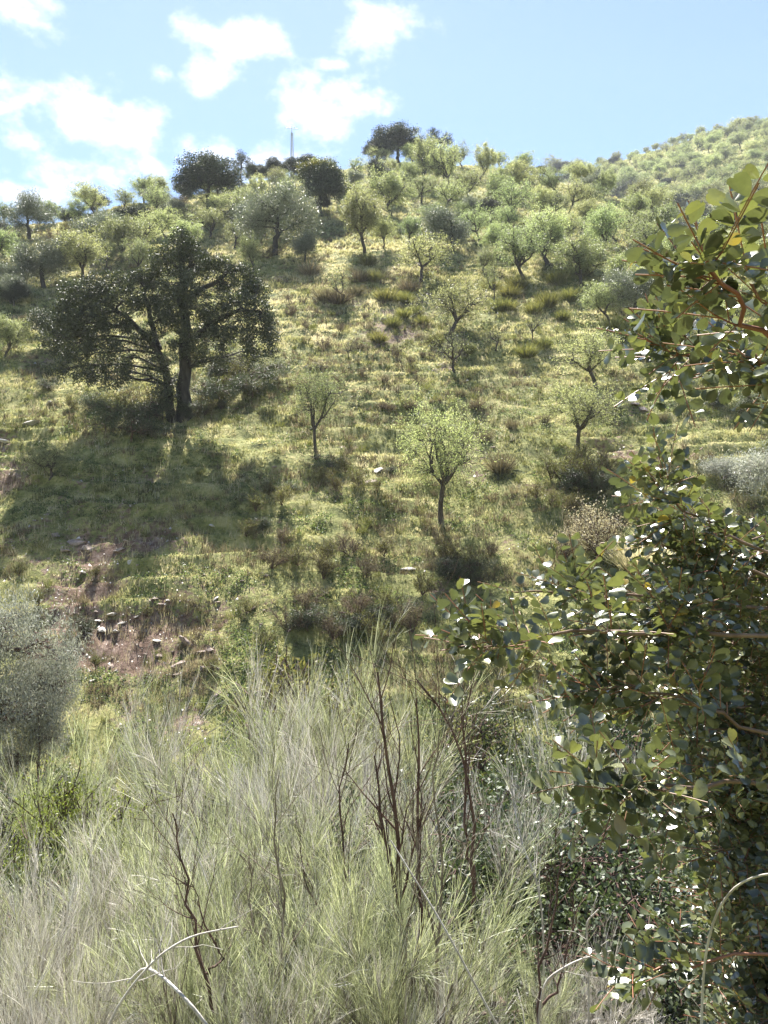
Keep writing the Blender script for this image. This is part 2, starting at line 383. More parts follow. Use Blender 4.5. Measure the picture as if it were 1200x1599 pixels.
# ------------------------------------------------------------------ ground sheet
def build_ground():
    r = np.concatenate([np.geomspace(0.6, 14, 110, endpoint=False), np.linspace(14, 62, 520, endpoint=False), np.geomspace(62, 340, 300, endpoint=False), np.geomspace(340, 3500, 16)])
    a1 = np.linspace(-34, 34, 560)
    a2 = np.concatenate([np.linspace(-180, -34, 60, endpoint=False), a1, np.linspace(34, 180, 60)[1:]])
    A, Rr = np.meshgrid(np.radians(a2), r)
    X = Rr*np.sin(A); Y = Rr*np.cos(A)
    Z = tz(X, Y)
    Z = np.where(Y < -60, np.minimum(Z, 22), Z)
    far = sstep(340, 1200, Rr); Z = Z*(1-far)+(-10)*far
    S = soil_mask(X, Y)
    n, mth = X.shape
    V = np.stack([X, Y, Z], -1).reshape(-1, 3)
    i = np.arange(n-1)[:, None]*mth; j = np.arange(mth-1)[None]
    f = np.stack([i+j, i+mth+j, i+mth+j+1, i+j+1], -1).reshape(-1, 4)
    # centre disc under the camera
    g = Geo(); g.add(V, f)
    c = len(V); j = np.arange(mth-1)
    g.add(np.array([[0, 0, tz(0., 0.)]]), np.zeros((0, 3), int)); g.f[3][-1] = np.stack([np.full(mth-1, c), j, j+1], -1); g.a[3][-1] = np.full(mth-1, .5)
    me = g.mesh('hillside', M['ground'], True)
    at = me.attributes.new('soil', 'FLOAT', 'POINT')
    at.data.foreach_set('value', np.append(S.ravel(), 0).astype(np.float32))
    o = link('hillside', me); o['kind'] = 'structure'
    return o
build_ground()

# ------------------------------------------------------------------ things registry (labels are composed at the end)
REG = []
ORD = 'first second third fourth fifth sixth seventh eighth ninth tenth eleventh twelfth thirteenth fourteenth fifteenth sixteenth seventeenth eighteenth nineteenth twentieth'.split()
def reg(o, cat, look, where, group=None, key=None, exact=None):
    o['category'] = cat
    if group: o['group'] = group
    REG.append(dict(o=o, look=look, where=where, exact=exact, x=o.location[0]/max(o.location[1], 0.1) if key is None else key))
    return o
def compose_labels():
    d = {}
    for r in REG:
        if r['exact']: r['o']['label'] = r['exact']; continue
        d.setdefault((r['look'], r['where']), []).append(r)
    for (look, where), rs in d.items():
        rs.sort(key=lambda r: r['x'])
        n = len(rs)
        for i, r in enumerate(rs):
            if n == 1: s = f'{look} {where}'
            elif n > 24: s = f'{look} {where}'
            else:
                if i == 0: t = 'leftmost of them'
                elif i == n-1: t = 'rightmost of them'
                elif i < (n+1)//2: t = f'{ORD[i]} from the left'
                else: t = f'{ORD[n-1-i]} from the right'
                s = f'{look} {where}, {t}'
            r['o']['label'] = s

def place(proto, loc, sx, sz, rz, name, tilt=(0, 0)):
    """a copy of a thing with copies of its parts"""
    c = proto['root'].copy(); scene.collection.objects.link(c)
    c.location = [float(x) for x in loc]; c.scale = (sx, sx, sz); c.rotation_euler = (tilt[0], tilt[1], rz)
    for ch in proto['parts']:
        k = ch.copy(); scene.collection.objects.link(k); k.parent = c
    return c
PROTOS = {}
def proto(key, name, parts):
    """parts: list of (name, mesh); kept out of the scene until copied"""
    root = bpy.data.objects.new(name, None); root.empty_display_size = 0.3
    ps = [bpy.data.objects.new(n, me) for n, me in parts]
    PROTOS.setdefault(key, []).append(dict(root=root, parts=ps))

# ------------------------------------------------------------------ almond trees (unit height about 4 m)
def make_almond(seed, dense=1.0, bare=False, spread=0.9, leafsz=0.088, wob=0.2):
    global rng; keep = rng; rng = np.random.default_rng(seed)
    tr = Geo(); br = Geo(); cr = Geo()
    lean = rng.normal(0, 0.14, 2)
    th = rng.uniform(0.8, 1.2)
    t = grow(np.zeros((1, 3))-[[0, 0, 0.25]], [[lean[0], lean[1], 1]], np.array([th+.25]), 6, wob, 0.10)
    tr_r = np.array([[0.15, 0.11, 0.095, 0.09, 0.085, 0.085]])
    tubes(tr, t, tr_r, 7)
    n1 = rng.integers(3, 5)
    az = rng.uniform(0, 6.28)+np.arange(n1)*6.283/n1+rng.normal(0, .3, n1)
    inc = rng.uniform(0.45, 0.95, n1)*spread
    d = np.stack([np.cos(az)*np.sin(inc), np.sin(az)*np.sin(inc), np.cos(inc)], -1)
    l1 = grow(np.repeat(t[:, -1], n1, 0), d, rng.uniform(1.1, 2.0, n1), 7, 0.24, 0.14)
    r1 = np.linspace(0.08, 0.032, 7)[None]*rng.uniform(0.8, 1.15, (n1, 1)); tubes(tr, l1, r1, 6)
    l2, r2 = sprout(l1, r1, 4, 0.25, 1.0, 0.7, 0.6, 6, 0.2, 0.12, 0.7); tubes(br, l2, r2, 4)
    l3, r3 = sprout(l2, r2, 4, 0.2, 1.0, 0.7, 0.55, 5, 0.22, 0.12, 0.65); tubes(br, l3, r3, 3)
    # fine twigs filling a rounded, uneven crown
    base = np.concatenate([l2[:, 1:].reshape(-1, 3), l3.reshape(-1, 3)])
    c0 = base.mean(0); top = base[:, 2].max(); c0[2] = max(c0[2], 1.9)
    nt = int((150 if bare else 330)*(1 if dense < 2 else 1.5))
    dd = rdir(nt); rad = rng.uniform(0.12, 1.0, nt)**0.45
    az = np.arctan2(dd[:, 1], dd[:, 0]); lump = 1+0.30*np.sin(az*2+seed)+0.22*np.sin(az*5+2.1*seed)+0.18*np.sin(dd[:, 2]*6+seed)
    Rr = np.array([1.55*spread**.5, 1.55*spread**.5, 1.15])
    tg = c0+dd*Rr*(rad*lump)[:, None]
    tg = tg[tg[:, 2] > 0.95]; nt = len(tg)
    j = np.array([np.argmin(np.linalg.norm(base-q_, axis=1)+0.9*np.maximum(0, base[:, 2]-q_[2])) for q_ in tg])
    st = base[j]; t_ = np.linspace(0, 1, 6)[None, :, None]
    l4 = st[:, None]*(1-t_)+tg[:, None]*t_; l4 = l4+np.array([0, 0, 1.])*(0.18*np.linalg.norm(tg-st, axis=1))[:, None, None]*(t_*(1-t_)*2)
    l4[:, 1:-1] += rng.normal(0, 0.035, (nt, 4, 3)); r4 = np.linspace(0.010, 0.0035, 6)[None]*np.ones((nt, 1)); tubes(br, l4, r4, 3)
    l5, r5 = sprout(l4, r4, 3, 0.3, 1.0, 0.7, 1.0, 4, 0.2, 0.15, 0.6, lens=0.42); tubes(br, l5, np.maximum(r5, 0.003), 3)
    tw = np.concatenate([l5.reshape(-1, 3), l4[:, 2:].reshape(-1, 3)])
    nl = int((1500 if bare else 15000)*dense)
    wgt = np.concatenate([np.repeat(rng.uniform(0, 1, len(l5)//3), 12)[:len(l5)*4], np.repeat(rng.uniform(0, 1, len(l4)), 4)])**1.6+0.03
    i = rng.choice(len(tw), nl, p=wgt/wgt.sum())
    pos = tw[i]+rng.normal(size=(nl, 3))*0.075
    cl = rng.uniform(0, 1, len(tw))
    a = np.clip(0.25+0.5*cl[i]+rng.normal(0, .2, nl), 0, 1)
    ax = unit(rdir(nl)+np.array([0, 0, 0.3]))
    leaves(cr, pos, leafsz*rng.uniform(0.6, 1.3, nl), leafsz*0.36, a, ax)
    rng = keep
    return [('trunk', tr.mesh('trunk', M['almond_bark'], True)), ('branches', br.mesh('branches', M['almond_bark'], True)), ('crown', cr.mesh('crown', M['almond_leaf']))]
for s in range(8): proto('almond', 'almond_tree', make_almond(100+s, [.8, .55, 1.0, .45, .7, 1.1, .85, .6][s], spread=[.9, 1.1, .8, 1.1, .9, .7, 1.0, 1.2][s]))
for s in range(3): proto('almond_full', 'almond_tree', make_almond(140+s, 1.1, spread=0.85, leafsz=0.095))
for s in range(3): proto('almond_bare', 'almond_tree', make_almond(160+s, [0.5, 1.2, 0.25][s], True, spread=1.15))
for s in range(2): proto('almond_fine', 'almond_tree', make_almond(180+s, 0.8, spread=[1.05, 0.75][s], leafsz=0.066, wob=.07))

# ------------------------------------------------------------------ lobed trees (holm oak, olive, round bushes)
def lobed(lobes, nclump, nleaf, L, Wd, crad, leafmat, barkmat, trunk_paths, up=0.0, seed=1, flat=0.7, tw=True, barktw=0.02, droop=0.0, second=None):
    """lobes: (centre, radii) list. trunk_paths: list of (points, r0, r1)."""
    global rng; keep = rng; rng = np.random.default_rng(seed)
    tr = Geo(); br = Geo(); cr = Geo(); cr2 = Geo()
    allp = []
    for pts, r0, r1 in trunk_paths:
        pts = np.asarray(pts, float); K = 10
        t = np.linspace(0, len(pts)-1, K); pth = np.stack([np.interp(t, np.arange(len(pts)), pts[:, k]) for k in range(3)], -1)
        pth[1:-1] += rng.normal(0, 0.03, (K-2, 3))*np.linalg.norm(pts[-1]-pts[0])*0.35
        rr = np.linspace(r0, r1, K); rr[0] *= 1.25
        tubes(tr, pth[None], rr[None], 8); allp.append(pth)
    AP = np.concatenate(allp)
    ztop = max(c[2]+r[2] for c, r in lobes)
    for li, (c, r) in enumerate(lobes):
        c = np.asarray(c, float); r = np.asarray(r, float)
        n = max(4, int(nclump*r[0]*r[1]**0.5*r[2]**0.5))
        # limb to the lobe
        j = np.argmin(np.linalg.norm(AP-c, axis=1)+np.maximum(0, AP[:, 2]-c[2])*1.5)
        K = 6; t = np.linspace(0, 1, K)[:, None]; limb = AP[j]*(1-t)+c*t+np.array([0, 0, .12])*np.linalg.norm(c-AP[j])*(t*(1-t)*2)
        limb[1:-1] += rng.normal(0, 0.06, (K-2, 3))
        tubes(tr, limb[None], np.linspace(0.5*min(0.12, trunk_paths[0][1]), 0.02, K)[None], 5)
        dd = rdir(n); rad = rng.uniform(0.35, 1.05, n)**0.6
        cc = c+dd*r*rad[:, None]
        if tw:
            st = limb[rng.integers(2, K, n)]; t = np.linspace(0, 1, 5)[None, :, None]
            pp = st[:, None]*(1-t)+cc[:, None]*t; pp[:, 1:-1] += rng.normal(0, 0.05, (n, 3, 3))
            tubes(br, pp, np.broadcast_to(np.linspace(barktw, barktw*0.3, 5), (n, 5)), 3)
        bright = rng.uniform(-0.15, 0.15, n)
        k = rng.poisson(nleaf, n); i = np.repeat(np.arange(n), k); m = len(i)
        off = rng.normal(size=(m, 3))*crad*np.array([1, 1, flat])
        if droop: off[:, 2] -= np.abs(rng.normal(0, droop, m))
        pos = cc[i]+off
        ax = unit(rdir(m)+unit(off)*0.5+np.array([0, 0, up]))
        a = np.clip(0.42+bright[i]+rng.normal(0, .22, m), 0, 1)
        tgt = cr
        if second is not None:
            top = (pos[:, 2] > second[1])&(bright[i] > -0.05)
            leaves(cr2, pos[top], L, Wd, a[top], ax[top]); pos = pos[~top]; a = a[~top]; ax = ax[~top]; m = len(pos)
        leaves(cr, pos, L*rng.uniform(0.7, 1.3, m), Wd, a, ax)
    rng = keep
    out = [('trunk', tr.mesh('trunk', barkmat, True)), ('crown', cr.mesh('crown', leafmat))]
    if tw: out.insert(1, ('branches', br.mesh('branches', barkmat, True)))
    if second is not None: out.append(('crown', cr2.mesh('crown', second[0])))
    return out

# generic holm oaks, about 5 m tall and 6 m wide
def rnd_lobes(seed, H, Wr, n, zlo, rmin, rmax):
    r = np.random.default_rng(seed); out = []
    for i in range(n):
        a = r.uniform(0, 6.28); rr = Wr*math.sqrt(r.uniform(0, 1))*0.75
        z = zlo+(H-zlo)*(0.15+0.62*r.uniform(0, 1)*(1-0.35*(rr/Wr)**2))
        s = r.uniform(rmin, rmax)
        out.append(((rr*math.cos(a), rr*math.sin(a), z), (s*1.15, s*1.15, s*0.8)))
    return out
for s in range(4):
    lb = rnd_lobes(200+s, 5.0, 2.9, 11, 1.3, 0.8, 1.25)
    proto('oak', 'holm_oak', lobed(lb, 26, 75, 0.13, 0.085, 0.26, M['oak_leaf'], M['oak_bark'], [([(0, 0, -.4), (0.1, 0, 1.2), (0, .1, 3.2)], 0.24, 0.1)], seed=210+s))
for s in range(2):
    lb = rnd_lobes(230+s, 5.0, 2.4, 6, 2.2, 0.55, 0.9)
    proto('oak_open', 'holm_oak', lobed(lb, 26, 40, 0.13, 0.085, 0.22, M['oak_leaf'], M['oak_bark'], [([(0, 0, -.4), (0.2, 0, 1.5), (0, .1, 3.6)], 0.2, 0.08)], seed=240+s))
lb = rnd_lobes(250, 5.0, 2.9, 12, 1.2, 0.85, 1.25)
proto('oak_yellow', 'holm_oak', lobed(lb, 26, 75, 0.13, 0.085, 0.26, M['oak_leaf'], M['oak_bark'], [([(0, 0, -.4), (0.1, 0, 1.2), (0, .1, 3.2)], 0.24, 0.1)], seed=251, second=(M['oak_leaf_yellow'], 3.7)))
for s in range(3):
    lb = rnd_lobes(300+s, 4.6, 2.2, 9, 1.0, 0.7, 1.1)
    proto('olive', 'olive_tree', lobed(lb, 26, 100, 0.17, 0.04, 0.32, M['olive_leaf'], M['oak_bark'], [([(-0.1, 0, -.4), (0.1, 0, 1.2), (0.2, .1, 2.6)], 0.22, 0.08)], up=0.7, seed=310+s, flat=0.95))
# round bushes with short leaves, 1.3 m
for s in range(3):
    lb = rnd_lobes(330+s, 1.25, 0.6, 7, 0.15, 0.25, 0.4)
    proto('shrub', 'leafy_shrub', lobed(lb, 220, 60, 0.032, 0.018, 0.095, M['shrub_leaf'], M['dark_bark'], [([(0, 0, -.1), (0.03, 0, .3), (0, .03, .8)], 0.03, 0.01)], seed=340+s, barktw=0.006))
for s in range(3):
    lb = rnd_lobes(335+s, 1.25, 0.75, 9, 0.05, 0.2, 0.42)
    proto('dark_bush', 'leafy_shrub', lobed(lb, 200, 60, 0.030, 0.018, 0.085, M['shrub_leaf'], M['dark_bark'], [([(0, 0, -.1), (0.03, 0, .3), (0, .03, .8)], 0.03, 0.01)], seed=345+s, barktw=0.006, flat=.9))
for s in range(2):
    lb = rnd_lobes(350+s, 1.25, 0.62, 7, 0.15, 0.25, 0.4)
    proto('silver', 'silvery_shrub', lobed(lb, 220, 34, 0.07, 0.016, 0.11, M['silver_leaf'], M['grey_wood'], [([(0, 0, -.1), (0.03, 0, .3), (0, .03, .8)], 0.03, 0.01)], up=0.6, seed=360+s, flat=1.0, barktw=0.006))

# ------------------------------------------------------------------ tussocks and twiggy scrub
def make_tussock(seed, mat, n=520, H=0.62, Rb=0.16, w=0.012, open_=0.85):
    global rng; keep = rng; rng = np.random.default_rng(seed)
    g = Geo()
    az = rng.uniform(0, 6.28, n); q = np.sqrt(rng.uniform(0, 1, n))
    base = np.stack([np.cos(az)*q*Rb, np.sin(az)*q*Rb, np.full(n, -0.05)], -1)
    inc = q*open_*rng.uniform(0.6, 1.2, n)
    d = np.stack([np.cos(az)*np.sin(inc), np.sin(az)*np.sin(inc), np.cos(inc)], -1)
    p = grow(base, d, H*rng.uniform(0.55, 1.1, n), 4, 0.09, -0.02)
    ribbons(g, p, w*np.array([1, .9, .7, .25])[None]*rng.uniform(0.7, 1.3, (n, 1)), np.clip(rng.normal(.5, .25, n), 0, 1))
    rng = keep
    return g.mesh('tussock', mat)
for s in range(3): proto('tussock', 'tussock', [('blades', make_tussock(400+s, M['bush_leaf'], w=0.016))])
for s in range(2): proto('tussock_dry', 'tussock', [('blades', make_tussock(410+s, M['straw'], 420, w=0.013))])
for s in range(2): proto('tussock_brown', 'tussock', [('blades', make_tussock(420+s, M['brown_scrub'], 460, w=0.015, open_=1.0))])
def make_scrub(seed, mat, n1=9, H=0.6, lf=2500, ls=0.03):
    global rng; keep = rng; rng = np.random.default_rng(seed)
    g = Geo(); c = Geo()
    az = rng.uniform(0, 6.28, n1); inc = rng.uniform(0.15, 0.95, n1)
    d = np.stack([np.cos(az)*np.sin(inc), np.sin(az)*np.sin(inc), np.cos(inc)], -1)
    p1 = grow(np.zeros((n1, 3)), d, H*rng.uniform(0.6, 0.95, n1), 6, 0.15, 0.08); r1 = np.linspace(0.009, 0.004, 6)[None]*np.ones((n1, 1)); tubes(g, p1, r1, 3)
    p2, r2 = sprout(p1, r1, 7, 0.2, 1, 0.6, 0.5, 5, 0.15, 0.1); tubes(g, p2, np.maximum(r2, .002), 3)
    p3, r3 = sprout(p2, r2, 5, 0.1, 1, 0.6, 0.55, 4, 0.15, 0.1)
    ribbons(g, p3, 0.006*np.ones((len(p3), 4)))
    tw = p3.reshape(-1, 3); i = rng.integers(0, len(tw), lf)
    leaves(c, tw[i]+rng.normal(0, .02, (lf, 3)), ls, ls*.36, np.clip(rng.normal(.5, .25, lf), 0, 1), unit(rdir(lf)+[0, 0, .8]))
    rng = keep
    return [('stems', g.mesh('stems', M['dark_bark'])), ('foliage', c.mesh('foliage', mat))]
for s in range(3): proto('scrub_brown', 'dry_shrub', make_scrub(430+s, M['brown_scrub']))
for s in range(3): proto('scrub_green', 'low_shrub', make_scrub(440+s, M['bush_leaf'], lf=3200))
for s in range(2): proto('scrub_spurge', 'spurge_bush', make_scrub(450+s, M['spurge_leaf'], 16, lf=16000, ls=0.017))
for s in range(2): proto('scrub_straw', 'bleached_shrub', make_scrub(460+s, M['straw'], 16, lf=4200))

# ------------------------------------------------------------------ brooms (about 2.6 m)
def make_broom(seed, ntw=3400, deadfrac=0.35, H=2.6, spread=0.5, bark='broom_bark'):
    global rng; keep = rng; rng = np.random.default_rng(seed)
    st = Geo(); gr = Geo(); de = Geo()
    n1 = rng.integers(8, 12); az = rng.uniform(0, 6.28, n1); inc = rng.uniform(0.05, spread, n1)
    d = np.stack([np.cos(az)*np.sin(inc), np.sin(az)*np.sin(inc), np.cos(inc)], -1)
    b0 = np.stack([np.cos(az)*.12, np.sin(az)*.12, np.full(n1, -.2)], -1)
    p1 = grow(b0, d, H*rng.uniform(0.55, 0.8, n1), 9, 0.10, 0.04); r1 = np.linspace(0.028, 0.009, 9)[None]*rng.uniform(.6, 1.2, (n1, 1)); tubes(st, p1, r1, 5)
    p2, r2 = sprout(p1, r1, 6, 0.25, 1.0, 0.42, 0.42, 7, 0.12, 0.10, 0.6); tubes(st, p2, r2, 4)
    p3, r3 = sprout(p2, r2, 5, 0.15, 1.0, 0.40, 0.6, 6, 0.10, 0.08, 0.6); tubes(st, p3, np.maximum(r3, 0.0018), 3)
    per = max(1, ntw//len(p3))
    # each bunch is alive or dead
    N3 = len(p3); dead = rng.uniform(0, 1, N3) < deadfrac
    for flag, geo, wd in ((False, gr, 0.0062), (True, de, 0.0062)):
        sel = p3[dead == flag]; rs = r3[dead == flag]
        if len(sel) == 0: continue
        q, _ = sprout(sel, rs, per, 0.05, 1.0, 0.26, 1.0, 6, 0.07, -0.015, lens=0.48)
        tip = np.linspace(1, 0.45, 6)
        ribbons(geo, q, wd*tip[None]*rng.uniform(0.8, 1.25, (len(q), 1)), np.clip(rng.normal(.5, .3, len(q)), 0, 1))
        q2, _ = sprout(q[::2], np.ones((len(q[::2]), 6)), 2, 0.1, 0.8, 0.3, 1.0, 4, 0.05, 0.02, lens=0.2)
        ribbons(geo, q2, wd*0.75*np.linspace(1, .4, 4)[None]*np.ones((len(q2), 1)), np.clip(rng.normal(.55, .22, len(q2)), 0, 1))
    rng = keep
    out = [('stems', st.mesh('stems', M[bark], True)), ('green_twigs', gr.mesh('green_twigs', M['broom_twig']))]
    if de.n: out.append(('dead_twigs', de.mesh('dead_twigs', M['broom_dead'])))
    return out
for s, (df, sp) in enumerate([(0.3, .55), (0.7, .5), (0.12, .45), (0.93, .6)]):
    proto(['broom_mixed', 'broom_grey', 'broom_green', 'broom_white'][s], 'broom_shrub', make_broom(500+s, 2500, df, spread=sp))
proto('broom_mixed', 'broom_shrub', make_broom(510, 2500, 0.4, spread=.7))
proto('broom_green', 'broom_shrub', make_broom(511, 2600, 0.15, spread=.65))
proto('broom_white', 'broom_shrub', make_broom(512, 2500, 0.7, spread=.75))

def put(key, px, py, hpx, look, where, name, cat, unit_h, wf=1.0, group=None, idx=None, rz=None, exact=None, pos=None, tilt=(0, 0)):
    g = G(px, py) if pos is None else np.asarray(pos, float)
    h = hpx/F*g[1]
    s = h/unit_h
    pl = PROTOS[key]; p = pl[rng.integers(0, len(pl)) if idx is None else idx % len(pl)]
    o = place(p, g, s*wf, s, rng.uniform(0, 6.28) if rz is None else rz, name, tilt)
    o.name = name
    return reg(o, cat, look, where, group, exact=exact)

# ------------------------------------------------------------------ the big holm oak
def big_oak():
    b = G(283, 652); d = b[1]; m = d/F      # metres per photo pixel at the tree
    def q(px, py, dy=0.0): return ((px-283)*m, dy, (652-py)*m)
    trunks = [([q(286, 668), q(290, 600), q(291, 520), q(288, 450), q(286, 395)], 0.34, 0.09),
              ([q(272, 664, -.2), q(266, 600, -.3), q(248, 545, -.5), (q(215, 505, -.7)), q(175, 480, -.9)], 0.20, 0.07),
              ([q(290, 540, 0), q(330, 510, -.3), q(375, 490, -.5), q(410, 490, -.4)], 0.15, 0.05),
              ([q(252, 548, -.4), q(235, 505, 0.2), q(222, 455, .5), q(225, 420, .6)], 0.13, 0.04),
              ([q(290, 470, 0), q(330, 440, 0.3), q(365, 415, 0.6), q(385, 410, .7)], 0.12, 0.04)]
    L = [(288,372,0,20,18),(285,388,0,28,20),(300,408,.5,34,24),(262,408,-.4,30,24),(232,425,.5,24,16),(218,440,.2,26,22),(330,408,.6,24,16),(362,410,.5,22,14),(388,428,.6,22,20),(348,436,.2,24,14),
         (286,450,-.6,34,28),(255,460,.8,26,20),(310,470,-.4,28,24),(395,450,.4,26,20),(180,450,-.6,34,22),(145,468,-.9,34,26),(205,480,-1.0,30,22),(120,500,-.9,28,24),(160,505,-1.2,34,30),(195,520,-1.1,28,30),
         (135,545,-1.1,28,32),(170,560,-1.2,28,34),(205,565,-1.0,18,26),(150,590,-1.0,26,14),(85,505,.6,24,16),(75,525,.9,18,14),(112,470,.0,22,16),
         (340,490,-.5,30,24),(375,480,-.6,32,26),(410,500,-.5,26,26),(425,525,-.4,16,24),(380,525,-.7,28,20),(345,530,-.6,22,20),(400,555,-.5,18,18),(320,515,.6,20,18),(290,500,-.6,22,26),(265,500,-.2,16,20),
         (252,575,-.6,20,28),(262,618,-.6,18,20),(290,545,-.8,16,22),(205,590,-1.1,14,18),(110,585,-1.1,14,16),(185,600,-1.2,14,14),(128,520,-1.2,22,26),(425,545,-.6,10,16),(275,600,-.5,14,26),(262,505,-.9,22,26),(300,530,-.7,20,22),(285,480,-.8,22,20),(235,535,-1.0,18,18),(350,562,-.6,16,16),(240,480,-.6,18,18),(320,560,-.5,14,16),(85,540,-.6,14,18)]
    lobes = [(q(x, y, dy), (rx*m*.92, max(rx*m, .6), ry*m*.92)) for x, y, dy, rx, ry in L]
    parts = lobed(lobes, 60, 74, 0.092, 0.052, 0.118, M['oak_leaf'], M['oak_bark'], trunks, seed=77, barktw=0.014, droop=0.10, flat=0.9)
    root = empty('holm_oak', b)
    for n, me in parts: link(n, me, root)
    reg(root, 'tree', '', '', exact='large dark spreading holm oak with two trunks casting the wide shade on the left')
big_oak()

AT = 3.5  # height of the almond template
def almond(px, py, h, look, where, wf=1.0, key='almond', **k):
    return put(key, px, py, h, look, where, 'almond_tree', 'tree', AT, wf, 'almond trees on the hillside', tilt=(rng.normal(0, .10), rng.normal(0, .10)), **k)
# single almond trees one can point at
almond(690, 815, 200, '', '', .74, 'almond_fine', idx=0, exact='dark-trunked almond tree with thin yellow-green crown alone in the middle of the slope')
almond(495, 706, 128, '', '', .75, 'almond_fine', idx=1, exact='small slender almond tree on a stony spot right of the oak shade')
almond(568, 396, 98, '', '', 1.0, 'almond_full', idx=0, exact='dense fresh-green almond tree right of the largest silver olive')
almond(655, 441, 84, '', '', 1.15, 'almond', idx=1, exact='almond tree with a straight dark trunk forking into a wide open crown')
almond(706, 521, 98, '', '', 1.2, 'almond', idx=3, exact='almond tree with crooked S-shaped trunk above the leafless forked one')
almond(709, 580, 72, '', '', 1.2, 'almond_bare', idx=0, exact='nearly leafless forked almond with curved grey limbs on open grass')
almond(537, 470, 52, '', '', 1.0, 'almond_bare', idx=1, exact='small purplish bare almond tree among the brown tussocks')
almond(772, 467, 58, '', '', .6, 'almond_bare', idx=1, exact='spindly little almond with crooked trunk between two green tussock clumps')
almond(818, 437, 80, '', '', 1.3, 'almond', idx=4, exact='almond tree with a low V-shaped fork right of the spindly one')
almond(860, 414, 88, '', '', 1.1, 'almond', idx=6, exact='almond tree with thick dark knotted trunk and pale high crown')
almond(963, 384, 62, '', '', 1.1, 'almond', idx=0, exact='almond tree with Y-shaped trunk beside the top carob twig')
almond(930, 606, 100, '', '', 1.2, 'almond_fine', idx=0, rz=2.0, exact='airy many-stemmed almond tree over the dark soil step on the right')
almond(905, 706, 118, '', '', 1.05, 'almond_fine', idx=0, rz=4.0, exact='almond tree with twisted lean trunk left of the carob foliage')
almond(832, 532, 48, '', '', .8, 'almond_bare', idx=0, rz=1.0, exact='thin bare almond sapling above the two round dark tussocks')
almond(775, 548, 38, '', '', 1.2, 'almond_bare', idx=2, exact='tiny leafless almond bush right of the forked bare tree')
almond(8, 557, 68, '', '', 1.1, 'almond', idx=5, exact='fresh-green almond tree cut by the left edge of the photo')
almond(128, 440, 84, '', '', 1.1, 'almond_full', idx=1, exact='rounded bright-green almond tree between dark olive and big oak')
almond(395, 432, 60, '', '', .7, 'almond', idx=2, exact='small bright almond tree poking out right of the big oak crown')
almond(78, 748, 62, '', '', 1.3, 'almond', idx=7, exact='low gnarled almond bush at the left rim of the oak shade')
almond(950, 505, 66, '', '', 1.1, 'almond', idx=0, exact='leaning almond tree directly behind the small carob sprig')
almond(915, 455, 92, '', '', 1.15, 'almond_full', idx=2, exact='broad bluish-green almond tree left of the grey olive on the right')
almond(545, 560, 30, '', '', 1.0, 'almond_bare', idx=2, exact='tiny twiggy almond seedling in the heath patch mid slope')
rows = [ # px, py, height, width factor
 (615,338,70,1.1),(550,350,46,1.0),(672,294,74,.9),(708,304,80,.8),(752,284,62,.9),(776,312,46,.9),(800,310,52,1.1),(640,262,38,1.2),(590,262,34,1.2),(605,252,38,1.1),
 (225,306,40,1.1),(255,304,36,1.3),(145,340,46,1.2),(350,352,46,1.5),(375,340,42,1.4),(300,352,34,1.2),(330,375,44,1.4),(262,372,44,1.3),(230,390,50,1.3),(190,410,66,1.1),(165,420,40,1.2),(215,425,50,1.1),(290,390,42,1.3),
 (890,335,48,1.1),(926,330,46,1.2),(945,312,42,1.1),(905,300,40,1.2),(868,305,40,1.0),(845,300,42,1.0),(845,340,46,1.0),(865,345,42,1.0),(775,400,46,1.1),(790,370,44,1.2),(740,345,40,1.1),(830,375,40,1.1),
 (885,388,52,1.1),(985,360,50,1.1),(1000,330,42,1.1),(975,310,38,1.2),(1020,345,46,1.1),(1040,365,46,1.1),(1010,400,56,1.1),(1060,420,60,1.1),(930,420,40,1.2),(1010,470,60,1.0),(1040,460,56,1.1),(960,450,50,1.1),
 (820,265,34,1.1),(860,275,34,1.1),(895,278,30,1.1),(930,290,32,1.1),(780,262,30,1.1),(725,262,36,1.2),(700,270,40,1.2),(660,318,44,1.1),(640,300,40,1.1),(535,300,30,1.1),(520,285,28,1.0),(560,275,30,1.2),
 (115,350,36,1.2),(85,330,34,1.2),(5,340,34,1.1),(190,330,30,1.2),(115,470,34,1.1),(35,430,34,1.2),(1090,400,56,1.1),(1140,420,60,1.1),(1180,440,64,1.1),(1110,450,54,1.1),(1160,380,50,1.1),(1190,400,56,1.1),(1085,500,66,1.0),(1150,520,66,1.0),
 (440,300,30,1.3),(480,300,30,1.2),(410,330,34,1.2),(735,310,38,1.1),(830,320,36,1.1),(910,360,44,1.2),(760,430,40,1.0),(720,350,30,1.1),(680,360,38,1.2),(600,390,44,1.0),(640,380,40,1.0),
]
def zone(px, py):
    side = ('at the far left' if px < 180 else 'behind the big oak' if px < 420 else 'around the skyline oaks' if px < 680 else 'right of the skyline oaks' if px < 860 else 'near the gully' if px < 1000 else 'behind the carob twigs')
    return side
for (px, py, h, wf) in rows:
    row = 'skyline' if py < 290 else ('upper' if py < 345 else 'middle')
    look = {'skyline': 'pale green almond tree near the ridge', 'upper': 'yellow-green almond tree on the upper slope', 'middle': 'leafy green almond tree mid slope'}[row]
    almond(px+rng.normal(0, 2), py, h*(1.0 if py < 290 else 1.12), look, zone(px, py), wf*.98, 'almond_full' if rng.uniform() < 0.25 else 'almond')

